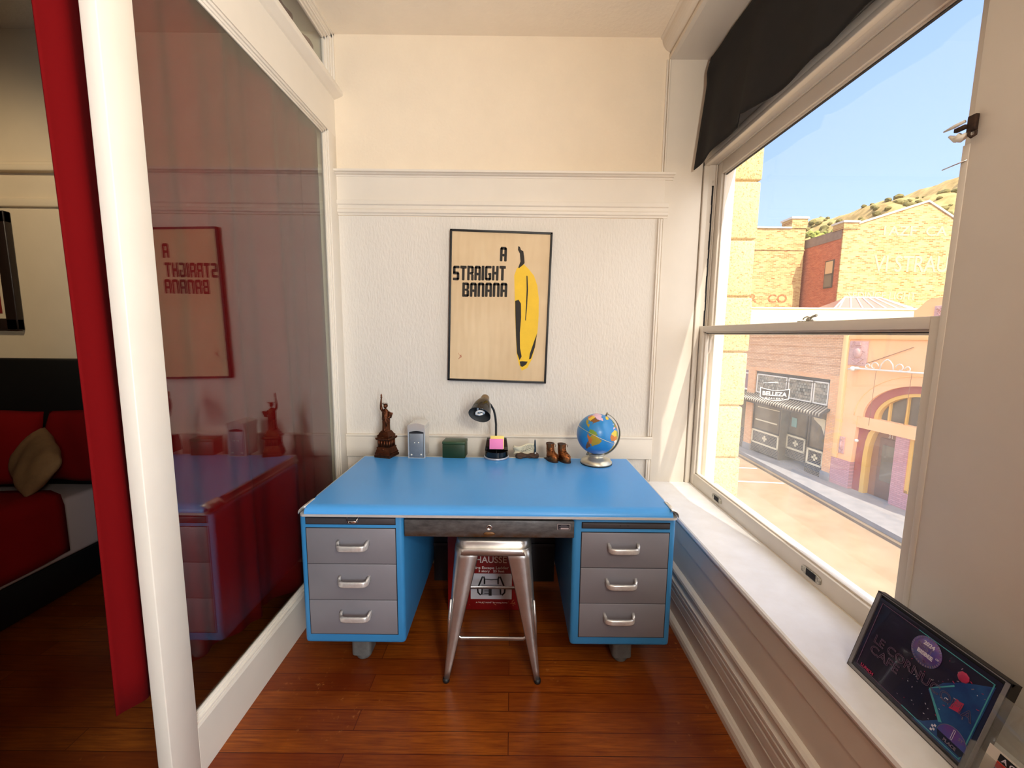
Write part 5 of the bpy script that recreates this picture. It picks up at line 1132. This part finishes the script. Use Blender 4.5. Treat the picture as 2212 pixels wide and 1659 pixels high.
for i in range(150):
    d = Vector((random.gauss(0, 1), random.gauss(0, 1), random.gauss(0, 1))).normalized() * random.uniform(.3, 1); c = Vector((37.5 + d.x * 2.2, 52 + d.y * 1.8, 12.3 + d.z * 2.4)); bm = bmesh.new(); bmesh.ops.create_icosphere(bm, subdivisions=2, radius=random.uniform(.18, .42))
    for v in bm.verts: v.co *= 1 + .5 * noise.noise(v.co * 4 + Vector((i, 3, 0)))
    b.addbm(bm, 0, Matrix.Translation(c))
b.build('crown', M['leaf'], t)
# ------------------------------------------------------------------ lights, sky, camera
sun = bpy.data.lights.new('sun', 'SUN'); sun.energy = SUN; sun.angle = math.radians(.55); sun.color = (1.0, .91, .76)
so = bpy.data.objects.new('sun', sun); COL.objects.link(so); so.rotation_euler = Vector((-.2265, 1, -1.04)).to_track_quat('-Z', 'Y').to_euler()
wd = bpy.data.worlds.new('sky'); SC.world = wd; wd.use_nodes = True; nt = wd.node_tree; bg = nt.nodes['Background']
tc = nt.nodes.new('ShaderNodeTexCoord'); sp = nt.nodes.new('ShaderNodeSeparateXYZ'); rp = nt.nodes.new('ShaderNodeValToRGB'); nt.links.new(tc.outputs['Generated'], sp.inputs[0]); nt.links.new(sp.outputs['Z'], rp.inputs['Fac'])
e = rp.color_ramp.elements; e[0].position = 0.0; e[0].color = S(196, 224, 253); e[1].position = .75; e[1].color = S(140, 172, 248); x = e.new(.3); x.color = S(172, 202, 251)
# hazy bright half of the sky round the sun, behind the viewer
dv = nt.nodes.new('ShaderNodeVectorMath'); dv.operation = 'DOT_PRODUCT'; nt.links.new(tc.outputs['Generated'], dv.inputs[0]); dv.inputs[1].default_value = tuple(Vector((.2265, -1, 1.04)).normalized())
mr = nt.nodes.new('ShaderNodeMapRange'); mr.interpolation_type = 'SMOOTHSTEP'; mr.inputs['From Min'].default_value = .16; mr.inputs['From Max'].default_value = .95; nt.links.new(dv.outputs['Value'], mr.inputs['Value'])
mx = nt.nodes.new('ShaderNodeMix'); mx.data_type = 'RGBA'; nt.links.new(mr.outputs[0], mx.inputs[0]); nt.links.new(rp.outputs['Color'], mx.inputs[6]); mx.inputs[7].default_value = (HAZE, HAZE * .96, HAZE * .92, 1)
nt.links.new(mx.outputs[2], bg.inputs['Color']); bg.inputs['Strength'].default_value = SKY
def lamp(name, typ, loc, power, color, size=.3, target=None, sx=None):
    l = bpy.data.lights.new(name, typ); l.energy = power; l.color = color
    if typ == 'AREA':
        l.shape = 'RECTANGLE'; l.size = size; l.size_y = sx or size
    else: l.shadow_soft_size = size
    o = bpy.data.objects.new(name, l); COL.objects.link(o); o.location = loc
    if target is not None: o.rotation_euler = (Vector(target) - Vector(loc)).to_track_quat('-Z', 'Y').to_euler()
    return o
lamp('ceiling_fill', 'AREA', (.70, -.55, 2.0), FILL_UP, (1.0, .93, .81), .35, (-.15, 1.3, 3.4), .35)  # fill light added without a fixture, brightens ceiling and upper wall
lamp('window_fill', 'AREA', (1.012, -1.9, 1.5), FILL_WIN, (.83, .92, 1.0), 1.8, (-3, -1.9, 1.5), 1.5)  # area light added in front of the closed panel as room fill
bl = lamp('bedroom_fill', 'SPOT', (-2.3, .9, 2.85), FILL_BED, (1.0, .80, .54), .1, (-2.9, 2.46, 1.9)); bl.data.spot_size = math.radians(64); bl.data.spot_blend = .9  # spot added to brighten the bedroom wall, no fixture there
cam = bpy.data.cameras.new('camera'); co = bpy.data.objects.new('camera', cam); COL.objects.link(co); SC.camera = co
cam.sensor_fit = 'HORIZONTAL'; cam.sensor_width = 36; cam.lens = 891.0 / 2212 * 36; cam.clip_start = .02; cam.clip_end = 500
def nrm(v): return Vector(v).normalized()
Yv = nrm((1, -107.5, 891)); Zv = -nrm((-77.5, 7385.5, 891)); Zv = nrm(Zv - Yv * Zv.dot(Yv)); Xv = Yv.cross(Zv)
R = Matrix((Xv, Yv, Zv))       # world from camera (x right, y down, z forward)
MC = Matrix((R @ Vector((1, 0, 0)), R @ Vector((0, -1, 0)), R @ Vector((0, 0, -1)))).transposed().to_4x4(); MC.translation = (0, 0, 1.461)
co.matrix_world = MC
vs_ = SC.view_settings; SC.display_settings.display_device = 'sRGB'; vs_.view_transform = 'Standard'; vs_.look = 'None'; vs_.gamma = 1.0; vs_.use_curve_mapping = False; vs_.exposure = EXPO
SC.cycles.max_bounces = 10; SC.cycles.diffuse_bounces = 6; SC.cycles.glossy_bounces = 5; SC.cycles.transparent_max_bounces = 16; SC.cycles.sample_clamp_indirect = 8.0; SC.cycles.use_denoising = True; SC.cycles.caustics_reflective = False; SC.cycles.caustics_refractive = False
